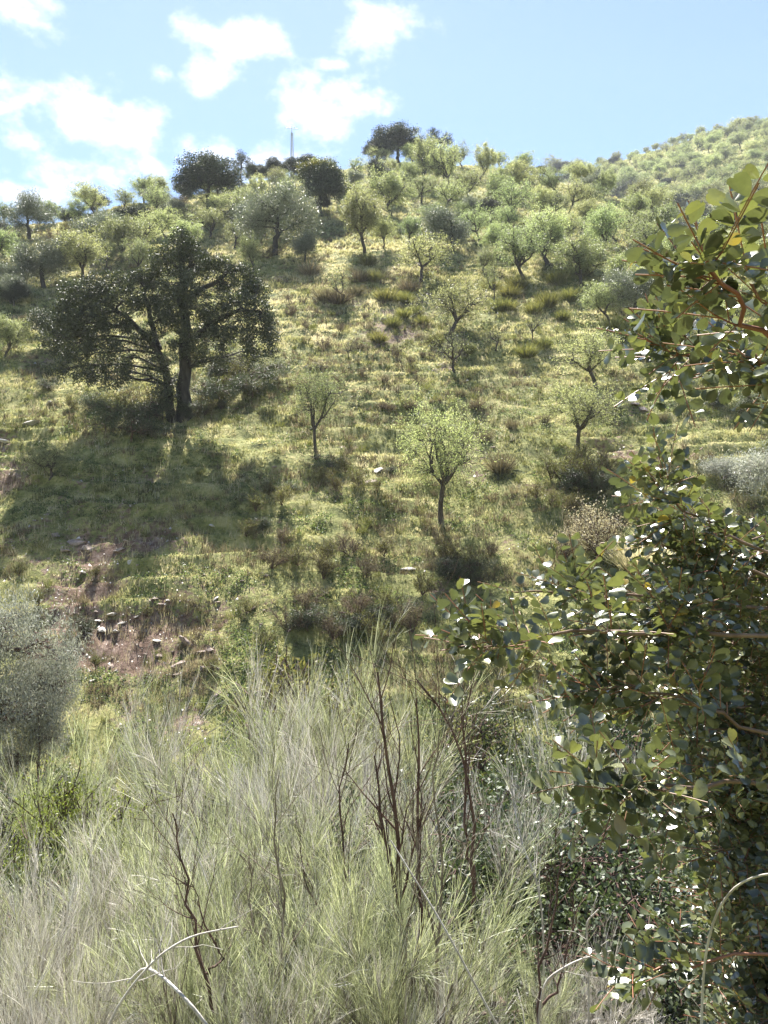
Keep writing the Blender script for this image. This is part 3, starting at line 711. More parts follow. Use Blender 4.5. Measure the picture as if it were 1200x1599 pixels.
# the thicket of almond trees that covers the upper slope
fill = [tuple(G(x, y)[:2]) for x, y, _, _ in rows]
nf = 0
for k in range(4000):
    if nf >= 160: break
    px = rng.uniform(-20, 1215); top = np.interp(px, CU, CP)
    lo = np.interp(px, [0, 150, 330, 420, 520, 640, 760, 860, 1000, 1200], [470, 455, 400, 400, 330, 350, 375, 420, 500, 540])
    py = top+6+(lo-top)*rng.uniform()**0.9
    g = G(px, py)
    if g[1] > 130 or min(np.hypot(g[0]-a, (g[1]-b)*.8) for a, b in fill) < 3.2: continue
    fill.append((g[0], g[1])); nf += 1
    q_ = rng.uniform(); h = rng.uniform(2.2, 4.0)*np.interp(py-top, [0, 50], [.62, 1])/g[1]*F
    row = 'near the ridge' if py < top+45 else 'in the thicket'
    if q_ < .55: almond(px, py, h, 'small pale almond tree '+row, zone(px, py), rng.uniform(.95, 1.25), 'almond_full' if rng.uniform() < .25 else 'almond', pos=g)
    elif q_ < .66: put('olive', px, py, h*.8, 'small greyish olive tree '+row, zone(px, py), 'olive_tree', 'tree', 4.6, 1.2, 'silver olives on the slope', pos=g)
    elif q_ < .73: put('oak', px, py, h*.6, 'small dark oak '+row, zone(px, py), 'holm_oak', 'tree', 5.0, 1.2, 'holm oaks scattered on the hill', pos=g)
    elif q_ < .86: put('scrub_brown', px, py, h*.45, 'mauve-brown scrub bush '+row, zone(px, py), 'dry_shrub', 'shrub', .75, 1.6, 'shrubs dotted over the slope', pos=g)
    else: put('scrub_green', px, py, h*.4, 'dull green scrub bush '+row, zone(px, py), 'low_shrub', 'shrub', .75, 1.6, 'shrubs dotted over the slope', pos=g)

# far right-hand hill
cnt = 0; placed = []
for k in range(2600):
    if cnt >= 230: break
    px = rng.uniform(880, 1215); py = np.interp(px, FU, FP)-4+rng.uniform()*(np.interp(px, CU, CP)-np.interp(px, FU, FP)+8)
    g = G(px, py)
    if g[1] < 150: continue
    if placed and min(np.hypot(g[0]-a, g[1]-b) for a, b in placed) < 4.0: continue
    placed.append((g[0], g[1])); cnt += 1
    crest = py < np.interp(px, FU, FP)+10
    h = rng.uniform(2.0, 4.8)
    put('almond_full' if rng.uniform() < .3 else 'almond', px, py, h/g[1]*F, 'small hazy almond tree dotting the distant hill at upper right' if not crest else 'tiny almond tree standing against the sky on the distant right ridge', '', 'almond_tree', 'tree', AT, rng.uniform(1.1, 1.5), 'almond trees on the distant hill', pos=g, tilt=(rng.normal(0, .12), rng.normal(0, .12)))

# holm oaks
def oak(px, py, h, wf, look, where='', key='oak', exact=None):
    return put(key, px, py, h, look, where, 'holm_oak', 'tree', 5.0, wf, 'holm oaks scattered on the hill', exact=exact)
oak(622, 240, 62, 1.15, '', exact='broad dark oak forming the high clump on the skyline')
oak(590, 240, 44, 1.0, '', exact='low dark oak at the left end of the skyline clump')
oak(683, 232, 58, .85, '', key='oak_open', exact='open-crowned dark oak at the right end of the skyline clump')
oak(325, 330, 84, 1.1, '', exact='big dark round oak left of the transmitter mast below the ridge')
oak(500, 338, 88, .95, '', key='oak_yellow', exact='dark oak with yellow-tipped crown above the silver olive')
oak(378, 272, 54, .9, '', key='oak_open', exact='thin see-through oak standing against the white cloud')
oak(484, 252, 30, 1.3, '', exact='dark oak on the ridge just right of the mast')
oak(455, 266, 28, 1.3, 'dark oak crown on the ridge', 'near the mast foot')
oak(430, 272, 32, 1.2, 'dark oak crown on the ridge', 'near the mast foot')
oak(405, 285, 32, 1.2, 'dark oak crown on the ridge', 'near the mast foot')
oak(290, 285, 26, 1.4, '', exact='small dark oak left behind the big round oak on the ridge')
oak(152, 312, 26, 1.8, '', exact='flat wide dark oak on the left skyline')
oak(110, 322, 20, 1.5, '', exact='small dark oak left of the flat skyline oak')
oak(200, 358, 36, 1.2, '', exact='dark rounded oak bush above the big oak')
oak(222, 342, 20, 1.2, '', exact='small dark oak bush right above the rounded one')
oak(22, 478, 42, .9, '', exact='dark oak bush with pale top at the left edge')
oak(92, 545, 66, 1.2, '', exact='brownish young oak leaning out left of the big oak')
oak(596, 292, 42, .9, '', exact='round greyish oak shrub below the skyline clump')
oak(768, 348, 38, 1.1, '', exact='dark grey oak bush among pale almonds on the upper slope')
oak(935, 346, 22, 1.0, '', exact='small black-green oak bush between almond trunks near the gully')
for (x, y, h, w) in [(822,250,16,1.5),(842,254,18,1.4),(872,262,20,1.4),(890,272,22,1.4),(800,250,12,1.6)]:
    oak(x, y, h, w, 'small dark oak on the crest', 'left of the gully notch')
for (x, y, h, w) in [(932,300,40,1.0),(958,308,34,1.3),(988,318,34,1.3),(1012,328,32,1.3),(1062,342,42,1.2),(1090,352,36,1.2),(1150,392,66,1.0),(1192,382,58,1.0)]:
    oak(x, y, h, w, 'dark oak lining the gully', 'below the distant hill')
for (x, y) in [(960, 262), (1120, 300), (1165, 285), (1060, 270), (1135, 330), (1040, 295)]:
    oak(x, y, 15, 1.3, 'tiny dark oak', 'on the flank of the distant hill')
# olives
def olive(px, py, h, wf, exact): return put('olive', px, py, h, '', '', 'olive_tree', 'tree', 4.6, wf, 'silver olives on the slope', exact=exact)
olive(430, 398, 112, 1.05, 'largest silver-grey olive tree right of the big oak crown')
olive(477, 410, 54, .9, 'small grey olive tree at the right foot of the largest olive')
olive(46, 374, 72, 1.0, 'dark rounded olive tree high at the left edge')
olive(68, 450, 84, 1.05, 'dark-trunked grey olive tree left of the bright round almond')
olive(8, 455, 50, 1.2, 'pale olive bush cut by the left edge')
olive(706, 394, 78, 1.05, 'grey-green olive tree right of the fresh-green almond')
olive(985, 445, 66, 1.0, 'bluish-grey olive tree on the right behind almond trees')
olive(1180, 372, 30, 1.4, 'pale grey olive bush at right edge under the gully oaks')
olive(740, 345, 36, 1.3, 'light grey olive bush left of the dark grey oak bush')
olive(925, 305, 34, 1.0, 'faint mauve-grey olive bush left of the gully oaks')
for (x, y) in [(245,330),(275,345),(170,365),(105,400),(20,400),(330,310)]:
    o = olive(x, y, 34, 1.3, None); REG[-1]['look'] = 'small grey olive bush in the thicket'; REG[-1]['where'] = 'behind the big oak'

# ------------------------------------------------------------------ bushes and tussocks on the open slope
def bush(key, name, cat, px, py, h, look, where, uh=0.62, wf=1.0, group='shrubs dotted over the slope', exact=None):
    return put(key, px, py, h, look, where, name, cat, uh, wf, group, exact=exact)
for (x, y, h) in [(604,470,24),(631,473,20),(583,440,20),(575,415,18)]: bush('tussock', 'tussock', 'bush', x, y, h, 'round olive-green tussock', 'left of the straight-trunked almond', wf=1.2)
for (x, y, h) in [(783,488,26),(768,455,22),(797,465,22),(808,452,22),(795,488,20)]: bush('tussock', 'tussock', 'bush', x, y, h, 'thick green tussock', 'below the V-forked almond', wf=1.2)
bush('tussock', 'tussock', 'bush', 823, 558, 24, '', '', wf=1.2, exact='round dark tussock on bright grass, left one of the two below the sapling')
bush('tussock', 'tussock', 'bush', 849, 544, 19, '', '', wf=1.2, exact='round dark tussock on bright grass, right one of the two below the sapling')
for (x, y, h) in [(508,470,24),(555,462,20),(485,430,24),(585,350,18),(530,475,24),(560,440,22),(640,455,22)]: bush('tussock_brown', 'tussock', 'bush', x, y, h, 'brownish dry tussock', 'around the small bare almond', wf=1.2)
for (x, y, h) in [(648,492,18),(631,497,18),(680,540,20),(730,552,18),(614,512,18),(592,535,20),(660,508,18)]: bush('tussock', 'tussock', 'bush', x, y, h, 'small grassy tussock', 'left of the S-trunked almond', wf=1.1)
for (x, y, h) in [(910,430,28),(930,460,26),(890,470,22),(855,480,26),(870,445,24),(835,490,22),(960,520,28),(985,540,28),(1010,560,30),(880,500,18)]: bush('tussock', 'tussock', 'bush', x, y, h, 'tall grey-green tussock', 'on the right half of the slope', wf=1.1)
for (x, y, h) in [(782,738,40),(1035,658,14),(757,690,24),(800,670,20),(850,660,18),(745,640,22),(720,620,16),(640,640,18)]: bush('tussock_brown', 'tussock', 'bush', x, y, h, 'brown dry tussock', 'between the lone almond and the twisted one', wf=.8)
for (x, y, h) in [(607,645,20),(598,640,14),(470,610,20),(530,600,18),(565,590,16),(600,600,18),(655,600,18),(640,570,16),(560,545,18),(505,545,20),(480,515,20),(530,520,16),(570,500,14),(455,495,22),(620,560,20),(660,560,14),(500,580,18)]:
    bush('scrub_brown', 'dry_shrub', 'shrub', x, y, h, 'purplish brown heath shrub', 'in the dull patch mid slope', uh=0.75, wf=1.2)
# scrub in the shade and below the lone almond
for (x, y, h) in [(425,890,44),(465,885,40),(440,855,36),(510,880,40),(545,870,40),(600,870,36),(570,905,40),(505,905,46),(480,955,52),(560,965,50),(610,960,44),(645,990,52),(520,1000,50),(450,990,46),(590,1010,48),(700,880,44),(740,895,44),(765,870,32),(660,930,44)]:
    bush('scrub_green' if rng.uniform() < .55 else 'scrub_brown', 'low_shrub', 'shrub', x, y, h, 'low twiggy shrub', 'in the belt below the lone almond', uh=0.75, wf=1.15)
for (x, y, h) in [(885,760,56),(925,765,56),(905,740,50),(860,750,42),(945,750,50),(560,760,34),(525,770,30),(590,770,26),(500,760,34),(540,740,26)]:
    bush('scrub_green', 'low_shrub', 'shrub', x, y, h, 'dark thorny low shrub', 'in the shadow under a small almond', uh=0.75, wf=1.15)
for (x, y, h) in [(400,800,34),(440,790,34),(385,840,30),(420,775,26),(320,650,30),(345,640,30),(390,620,28),(205,665,50),(230,650,50),(180,650,42),(160,640,30),(110,640,26),(330,590,40),(355,585,36),(300,570,30),(370,600,40),(350,620,34),(390,580,30)]:
    bush('scrub_green', 'low_shrub', 'shrub', x, y, h, 'dark low shrub', "within the big oak's shade", uh=0.75, wf=1.2)
for (x, y, h) in [(860,790,26),(838,780,30),(900,800,30),(330,1055,30),(150,1045,30),(110,1010,30),(230,965,22),(385,960,30),(410,1010,34),(150,905,24),(60,950,30),(30,900,26)]:
    bush('scrub_green', 'low_shrub', 'shrub', x, y, h, 'small green shrub', 'on the stony lower bank', uh=0.75, wf=1.2)
for (x, y, h) in [(165,672,60),(205,690,66),(235,668,60),(255,655,50),(320,640,56),(350,632,60),(395,622,60),(420,600,44),(340,600,40),(378,590,44),(150,640,40),(300,655,36)]:
    bush('dark_bush', 'leafy_shrub', 'shrub', x, y, h, 'dark evergreen bush', "around the big oak's trunks", uh=1.3, wf=1.1)
for (x, y, h) in [(75,612,30),(410,830,26),(455,770,24),(700,905,44),(735,915,50),(480,985,50),(545,990,44),(590,975,40),(640,965,40),(130,990,34),(60,985,30),(905,770,50),(945,770,44),(520,740,34),(610,745,20),(1120,640,40),(1170,650,50)]:
    bush('dark_bush', 'leafy_shrub', 'shrub', x, y, h, 'dark green bush', 'in a hollow of the lower slope', uh=1.3, wf=1.1)
bush('scrub_straw', 'bleached_shrub', 'shrub', 937, 872, 92, '', '', uh=0.75, wf=1.0, exact='fluffy bleached straw-coloured shrub left of the carob foliage')
bush('scrub_straw', 'bleached_shrub', 'shrub', 885, 870, 50, '', '', uh=0.75, wf=1.0, exact='smaller bleached shrub left of the fluffy straw-coloured one')
bush('tussock_dry', 'tussock', 'bush', 1000, 890, 60, '', '', wf=1.4, exact='pale dry grass clump at the edge of the carob foliage')
bush('silver', 'silvery_shrub', 'shrub', 1178, 775, 100, '', '', uh=1.3, wf=1.1, exact='pale lilac-grey shrub beside the dark boulder at the right edge')
bush('silver', 'silvery_shrub', 'shrub', 1125, 750, 50, '', '', uh=1.3, wf=1.2, exact='small pale grey shrub left of the dark boulder')
# large silvery shrub at the left edge
lb = rnd_lobes(372, 3.9, 2.0, 16, 0.6, 0.3, 0.8)
proto('silver_big', 'silvery_shrub', lobed(lb, 95, 60, 0.085, 0.018, 0.17, M['silver_leaf'], M['dark_bark'], [([(0, 0, -.3), (0.1, 0, 1.0), (0, .1, 2.6)], 0.09, 0.03)], up=0.6, seed=371, flat=1.0, barktw=0.009))
for (x, top, d, wf, ex) in [(-25, 925, 14.5, .62, 'tall silver-grey shrub filling the left edge above the dark hollow'), (58, 1000, 15.2, .48, 'lower silver-grey shrub at the right side of the tall one on the left')]:
    X_ = (x-CX)/F*d; z_ = float(tz(X_, d)); hh_ = (CY-top)/F*d-z_
    put('silver_big', 0, 0, hh_/d*F, '', '', 'silvery_shrub', 'shrub', 3.5, wf, None, exact=ex, pos=(X_, d, z_))

# ------------------------------------------------------------------ rocks
import bmesh
def rock_mesh(seed, mat):
    r = np.random.default_rng(seed)
    bm = bmesh.new(); pts = unit(r.normal(size=(16, 3)))*r.uniform(0.65, 1.05, (16, 1))
    for p in pts: bm.verts.new(p*np.array([1, .8, .62]))
    bmesh.ops.convex_hull(bm, input=list(bm.verts))
    lo = [v for v in bm.verts if not v.link_faces]
    bmesh.ops.delete(bm, geom=lo, context='VERTS')
    bmesh.ops.subdivide_edges(bm, edges=list(bm.edges), cuts=2, use_grid_fill=True)
    for v in bm.verts:
        n = vnoise(np.array([v.co.x*2.3+seed]), np.array([v.co.y*2.3+v.co.z*3.1]), seed)[0]-.5
        v.co *= 1+0.22*n
    me = bpy.data.meshes.new('rock'); bm.to_mesh(me); bm.free(); me.materials.append(mat)
    return me
ROCK = {k: [rock_mesh(600+i*7+j, M['rock_'+k]) for i in range(3)] for j, k in enumerate(['pale', 'red', 'dark'])}
def rock(px, py, wpx, kind, look, where, exact=None, sink=0.25):
    g = G(px, py); s = wpx*1.25/F*g[1]/2
    o = link('rock', ROCK[kind][rng.integers(0, 3)], None, g+np.array([0, -s*.1, s*(0.27-sink)]))
    o.scale = (s*1.1, s*rng.uniform(.8, 1.2), s*rng.uniform(.45, .75)); o.rotation_euler = (rng.normal(0, .25), rng.normal(0, .25), rng.uniform(0, 6.28))
    return reg(o, 'rock', look, where, 'rocks on the slope', exact=exact)
rock(638, 890, 22, 'pale', '', '', exact='white stone lying on the grass below the lone almond')
rock(1146, 748, 34, 'dark', '', '', exact='dark rounded boulder at the right beside a pale shrub')
rock(578, 755, 34, 'red', '', '', exact='tall ruddy boulder in the small almond shadow')
rock(592, 735, 20, 'pale', '', '', exact='pale stone right above the ruddy boulder')
rock(12, 690, 22, 'pale', '', '', exact='pale flat stone at the left edge level with the oak trunk')
rock(50, 662, 28, 'pale', '', '', exact='pale broken slab left of the oak shade')
rock(78, 632, 16, 'pale', '', '', exact='small pale stone above the broken slab')
rock(494, 714, 16, 'pale', '', '', exact='pale stone at the foot of the slender almond')
rock(331, 821, 9, 'pale', '', '', exact='tiny white stone inside the oak shade')
rock(90, 1075, 60, 'pale', '', '', exact='large grey slab on the bank right of the silver shrub')
for (x, y, w) in [(176,965,16),(160,985,18),(143,990,16),(125,995,14),(182,990,14),(155,970,14),(135,975,12),(190,975,12)]: rock(x, y, w, 'pale', 'whitish block', 'of the low stone heap on the left bank')
for (x, y, w) in [(290,1000,30),(312,1020,34),(285,1035,28),(325,1045,24),(305,985,22),(330,1015,20),(275,1055,20)]: rock(x, y, w, 'red', 'ruddy rock', 'of the eroded outcrop low on the left', sink=.45)
for (x, y, w) in [(120,845,34),(90,835,22),(140,855,24),(105,860,18),(185,860,18),(200,845,14),(160,840,12)]: rock(x, y, w, 'red', 'reddish rock', 'of the outcrop in the oak shade', sink=.45)
for k in range(46):
    x = rng.uniform(10, 420); y = rng.uniform(880, 1110)
    if x < 100 and y > 930: continue
    rock(x, y, rng.uniform(6, 15), 'pale' if rng.uniform() < .4 else 'red', 'small loose stone strewn on the red eroded bank at lower left', '', sink=.3)
for (x, y, w) in [(600,500,8),(612,505,7),(590,520,8),(640,530,7),(625,540,9),(560,530,7),(545,575,8)]: rock(x, y, w, 'pale', 'small pale stone', 'in the stony strip mid slope')
for (x, y, w) in [(1005,640,20),(990,632,16),(1015,650,14),(800,690,8),(770,700,9),(430,730,9),(880,835,14),(860,840,10),(700,740,8)]: rock(x, y, w, 'red', 'brownish stone', 'on the terraces right of the oak')

# ------------------------------------------------------------------ transmitter mast
def mast():
    b = G(456, 262); d = b[1]; H = (262-182)/F*d
    root = empty('transmitter_mast', b)
    mt, nt, N, L = mat_new('galvanised_steel')
    bb = N.new('ShaderNodeBsdfPrincipled'); bb.inputs['Base Color'].default_value = (0.42, 0.44, 0.46, 1); bb.inputs['Metallic'].default_value = 0.3; bb.inputs['Roughness'].default_value = 0.6
    nz = N.new('ShaderNodeTexNoise'); nz.inputs['Scale'].default_value = 3; rr = ramp(N, [(0.3, (0.34, 0.36, 0.38)), (0.7, (0.5, 0.51, 0.52))]); L.new(nz.outputs['Fac'], rr.inputs[0]); L.new(rr.outputs[0], bb.inputs['Base Color'])
    oo = N.new('ShaderNodeOutputMaterial'); L.new(bb.outputs[0], oo.inputs['Surface'])
    w = 0.22; ang = np.arange(3)*2.094+0.3
    for a in ang:
        g = Geo(); p = np.array([[[w*math.cos(a), w*math.sin(a), 0], [w*.8*math.cos(a), w*.8*math.sin(a), H*.5], [w*.55*math.cos(a), w*.55*math.sin(a), H*.86]]]); tubes(g, p, np.full((1, 3), 0.045), 6)
        link('leg', g.mesh('leg', mt), root)
    g = Geo(); n = 14
    for i in range(n):
        for q in range(3):
            def pt(a, z): s = w*(1-.45*z/(H*.86)); return [s*math.cos(a), s*math.sin(a), z]
            z0 = H*.86*i/n; z1 = H*.86*(i+1)/n
            tubes(g, np.array([[pt(ang[q], z0), pt(ang[(q+1) % 3], z1)]]), np.full((1, 2), 0.02), 4)
            tubes(g, np.array([[pt(ang[q], z1), pt(ang[(q+1) % 3], z1)]]), np.full((1, 2), 0.02), 4)
    link('bracing', g.mesh('bracing', mt), root)
    g = Geo(); tubes(g, np.array([[[0, 0, H*.84], [0, 0, H*.93], [0, 0, H]]]), np.array([[.05, .04, .03]]), 6); link('pole', g.mesh('pole', mt), root)
    for (z, l, az) in [(H*.955, .75, 0.2), (H*.99, .5, 0.0)]:
        g = Geo(); c = math.cos(az); s_ = math.sin(az)
        tubes(g, np.array([[[-l*c, -l*s_, z], [0, 0, z], [l*c, l*s_, z]]]), np.full((1, 3), .03), 5)
        for t in (-1, -.5, .5, 1): tubes(g, np.array([[[l*t*c, l*t*s_, z-.22], [l*t*c, l*t*s_, z+.22]]]), np.full((1, 2), .022), 5)
        link('antenna', g.mesh('antenna', mt), root)
    reg(root, 'mast', '', '', exact='thin grey lattice transmitter mast with small aerials on the skyline')
mast()

# ------------------------------------------------------------------ foreground brooms on the near bank
BG = 'broom shrubs on the near bank'
def broom(key, px, top, d, look, where, wf=1.0, exact=None, idx=None):
    X = (px-CX)/F*d; z = float(tz(X, d)); ztop = (CY-top)/F*d
    h = max(ztop-z, 0.5); s = h/2.75; wf = wf*rng.uniform(.62, .85)
    pl = PROTOS[key]; p = pl[rng.integers(0, len(pl)) if idx is None else idx % len(pl)]
    o = place(p, (X, d, z), s*wf, s, rng.uniform(0, 6.28), 'broom_shrub'); o.name = 'broom_shrub'
    return reg(o, 'shrub', look, where, BG, exact=exact)
LB = {'broom_mixed': 'grey-green broom', 'broom_grey': 'half-dead greyish broom', 'broom_green': 'fresh green broom', 'broom_white': 'bleached whitish broom'}
for (k, x, top, d) in [
    ('broom_green', 560, 1015, 9.5), ('broom_white', 480, 1025, 10.5), ('broom_mixed', 430, 1065, 9.0), 
    ('broom_mixed', 330, 1085, 10.0), ('broom_grey', 270, 1065, 11.5), ('broom_green', 110, 1140, 10.0), ('broom_white', 380, 1190, 8.0), ('broom_mixed', 200, 1150, 10.5),
    ('broom_mixed', 215, 1230, 8.0), ('broom_grey', 900, 1090, 10.5)]:
    broom(k, x, top, d, LB[k], 'in the back row above the hollow')
for (k, x, top, d) in [
    ('broom_white', 20, 1265, 6.8), ('broom_white', 90, 1330, 6.0), ('broom_green', 290, 1200, 6.8), ('broom_mixed', 390, 1240, 6.3), ('broom_green', 470, 1190, 6.8),
    ('broom_mixed', 560, 1150, 6.6), ('broom_white', 760, 1200, 7.6), ('broom_green', 650, 1290, 5.8),
    ('broom_white', 500, 1090, 8.0), ('broom_grey', 200, 1290, 6.2)]:
    broom(k, x, top, d, LB[k], 'in the middle row')
for (k, x, top, d) in [
    ('broom_white', -20, 1400, 5.0), ('broom_grey', 120, 1400, 5.0), ('broom_green', 250, 1350, 5.0), ('broom_mixed', 340, 1330, 4.8), ('broom_mixed', 480, 1330, 4.9), ('broom_green', 590, 1330, 4.7),
    ('broom_grey', 700, 1490, 4.8), ('broom_green', 820, 1480, 5.2), ('broom_white', 930, 1460, 5.4), ('broom_grey', 400, 1500, 4.4), ('broom_white', 60, 1480, 4.3)]:
    broom(k, x, top, d, LB[k], 'in the front row at the bottom')
# leafy bushes between the brooms
def bank(key, name, px, top, d, exact, uh=0.75, wf=1.2):
    X = (px-CX)/F*d; z = float(tz(X, d)); h = max((CY-top)/F*d-z, 0.3)
    o = put(key, 0, 0, h/d*F, '', '', name, 'shrub', uh, wf, None, exact=exact, pos=(X, d, z)); return o
bank('scrub_spurge', 'spurge_bush', 75, 1215, 9.0, 'bright yellow-green bush below the silver shrub at left', wf=.8)
bank('scrub_spurge', 'spurge_bush', 150, 1205, 9.2, 'smaller bright green bush right of the yellow-green one', wf=.9)
bank('scrub_spurge', 'spurge_bush', 375, 1130, 12.0, 'bright green bush peeping between brooms below the red bank', wf=.7)
bank('shrub', 'leafy_shrub', 920, 1240, 6.8, 'grey-green small-leaved shrub between brooms and carob foliage', 1.3, 1.0)
bank('shrub', 'leafy_shrub', 840, 1290, 7.2, 'darker small-leaved shrub left of the grey-green one', 1.3, .8)
bank('shrub', 'leafy_shrub', 680, 1170, 10.5, 'dark leafy shrub in the hollow behind the bare stems', 1.3, .8)
bank('shrub', 'leafy_shrub', 850, 1160, 11.5, 'dark shrub under the long carob branch', 1.3, .8)
bank('shrub', 'leafy_shrub', 960, 1080, 11.5, 'shaded shrub behind the thick carob foliage', 1.3, .8)
bank('shrub', 'leafy_shrub', 100, 1185, 13.5, 'dark ivy-like shrub in the hollow at the left', 1.3, .8)
bank('shrub', 'leafy_shrub', 40, 1180, 12.8, 'dark green shrub at left edge under the silver one', 1.3, .9)
bank('shrub', 'leafy_shrub', 730, 1060, 14.0, 'reddish-green shrub beside the tip of the long carob branch', 1.3, .8)
for (px, top, d, w, ex) in [(645,1130,8.6,1.0,'dark leafy bush behind the tallest bare stems'),(800,1230,8.0,1.0,'dark bush in the deep hollow right of the bleached broom'),(900,1330,6.6,1.1,'low dark bush below the grey-green small-leaved shrub'),
    (720,1330,6.2,.8,'small dark bush between green broom and bleached broom'),(400,1170,9.5,.7,'dark bush in the gap between two middle brooms'),(990,1330,6.3,.9,'dark bush half hidden by the carob foliage low on the right'),(250,1420,5.6,.7,'dark little bush in a gap of the front brooms'),
    (90,1270,8.0,.8,'dark bush in the gap under the yellow-green bush'),(560,1290,6.0,.6,'dark bush low between the middle brooms'),(780,1450,5.4,.8,'dark bush near the bottom right of the bare stems'),(980,1200,9.0,1.1,'dark bush behind the lower carob branch')]:
    bank('dark_bush', 'leafy_shrub', px, top, d, ex, 1.3, w)
bank('scrub_green', 'low_shrub', 470, 1010, 15.5, 'yellowish low shrub just behind the brooms in the middle', .75, 1.0)
bank('scrub_green', 'low_shrub', 740, 1130, 12.5, 'low green shrub right of the bare stems', .75, 1.0)

# ------------------------------------------------------------------ bare stems
def stem_shrub(pathspx, d, exact, mat='dark_bark', r0=0.014, kids=True):
    global rng
    """pathspx: polylines in photo directions with depth offsets, rooted in the near bank"""
    p0 = P(*pathspx[0][0][:2], d); base = np.array([p0[0], d, float(tz(p0[0], d))])
    root = empty('bare_shrub', base); st = Geo(); tw = Geo()
    for pl in pathspx:
        pts = np.array([P(q[0], q[1], d+(q[2] if len(q) > 2 else 0)) for q in pl])-base
        K = 12; t = np.linspace(0, len(pts)-1, K); pth = np.stack([np.interp(t, np.arange(len(pts)), pts[:, k]) for k in range(3)], -1)
        pth[1:-1] += rng.normal(0, 0.012, (K-2, 3))
        rr = np.linspace(r0, r0*0.3, K)[None]*(1 if pl is pathspx[0] else .75)
        if pl is pathspx[0]: pth = np.vstack([[[pth[0, 0]*.5, pth[0, 1], -0.1]], pth]); rr = np.concatenate([[[r0*1.1]], rr], 1)
        tubes(st, pth[None], rr, 6)
        if kids:
            c, cr_ = sprout(pth[None], rr, 12, .3, 1, .5, .22, 6, .1, .05, .5); tubes(tw, c, np.maximum(cr_, .0018), 4)
            c2, cr2 = sprout(c, cr_, 4, .2, 1, .5, .5, 4, .1, .05, .6); tubes(tw, c2, np.maximum(cr2, .0013), 3)
    link('stem', st.mesh('stem', M[mat], True), root)
    if kids: link('twigs', tw.mesh('twigs', M[mat]), root)
    return reg(root, 'shrub', '', '', None, exact=exact)
stem_shrub([[(632,1599),(628,1500),(622,1400),(615,1280),(600,1150),(590,1050)], [(640,1560),(660,1450),(652,1300),(655,1180),(650,1090)], [(622,1400),(600,1300),(585,1180)]], 5.2, 'tall bare brown stems rising in the middle of the brooms', r0=.024)
stem_shrub([[(720,1640),(735,1480),(742,1380),(738,1250),(715,1150),(650,1060)], [(742,1380),(725,1300),(728,1200),(722,1100)]], 5.6, 'second bare dark-stemmed shrub right of the tallest stems', r0=.018)
stem_shrub([[(340,1640),(320,1520),(300,1420),(280,1330),(270,1270)], [(320,1520),(345,1500),(300,1380)]], 4.6, 'dark bare stems crossing in the lower left brooms', r0=.012)
stem_shrub([[(860,1640),(840,1580),(850,1500),(870,1400),(880,1330)], [(840,1580),(880,1520),(900,1420)]], 4.8, 'dark crooked bare stems at the bottom right of the brooms', r0=.012)
stem_shrub([[(560,1640),(540,1500),(545,1380),(530,1250),(545,1160)], [(540,1500),(480,1380),(470,1300)]], 5.4, 'thin dark stems left of the tallest bare stems', r0=.013)
stem_shrub([[(690,1640),(684,1500),(690,1380),(678,1240),(686,1140)], [(684,1500),(655,1370),(640,1250)]], 5.0, 'bare greyish-brown stems between the two bare dark shrubs', 'broom_bark', r0=.013)
stem_shrub([[(440,1640),(436,1540),(446,1420),(428,1300),(436,1210)], [(436,1540),(400,1440),(388,1340)]], 4.8, 'bare brown stems among the lower middle brooms', 'broom_bark', r0=.012)
def cane(pts, d, r, name, exact, mat='grey_wood', kids=0):
    p = np.array([P(q[0], q[1], q[2]) for q in pts]); b = p[0].copy(); g0 = float(tz(b[0], b[1]))
    p = np.vstack([[b[0], b[1], g0-0.1], p]) if p[0, 2] > g0+.05 else p
    b = np.array([p[0, 0], p[0, 1], g0]); p = p-b
    K = 24; t = np.linspace(0, len(p)-1, K); x = np.arange(len(p))
    pth = np.stack([np.interp(t, x, p[:, k]) for k in range(3)], -1)
    for _ in range(3): pth[1:-1] = (pth[:-2]+2*pth[1:-1]+pth[2:])/4
    g = Geo(); rr = np.linspace(r, r*.55, K)[None]; tubes(g, pth[None], rr, 8)
    root = empty(name, b); link('stem', g.mesh('stem', M[mat], True), root)
    if kids:
        t_ = Geo(); c, cr_ = sprout(pth[None], rr, kids, .3, 1, .6, .18, 6, .15, .05, .5); tubes(t_, c, np.maximum(cr_, .0015), 4); link('twigs', t_.mesh('twigs', M[mat]), root)
    return reg(root, 'dead branch', '', '', None, exact=exact)
cane([(1096,1640,1.75),(1096,1560,1.75),(1102,1480,1.7),(1120,1420,1.65),(1150,1378,1.6),(1205,1360,1.5),(1260,1370,1.45)], 1.5, .0034, 'dead_cane', 'smooth grey arching cane in front of the carob leaves')
cane([(800,1640,3.9),(770,1590,3.9),(690,1440,4.0),(610,1312,4.2)], 3, .0075, 'dead_cane', 'straight pale dead stem slanting across the brooms')
cane([(160,1610,4.0),(205,1540,4.0),(250,1490,4.0),(300,1460,4.1),(372,1447,4.2)], 4, .008, 'dead_branch', 'bent pale dead branch over the lower left brooms', kids=6)
cane([(345,1630,3.9),(300,1570,3.9),(255,1525,4.0),(225,1508,4.1),(200,1535,4.1)], 4, .011, 'dead_branch', 'thick pale forked dead branch crossing under the bent one', kids=5)
cane([(840,1600,4.4),(850,1530,4.3),(900,1500,4.3),(955,1485,4.3)], 4, .009, 'dead_branch', 'pale curved dead twig low between brooms and carob', kids=5)
cane([(920,1500,4.6),(915,1440,4.6),(935,1420,4.6)], 4, .007, 'dead_branch', 'short whitish upright twig near the carob foliage', kids=3)
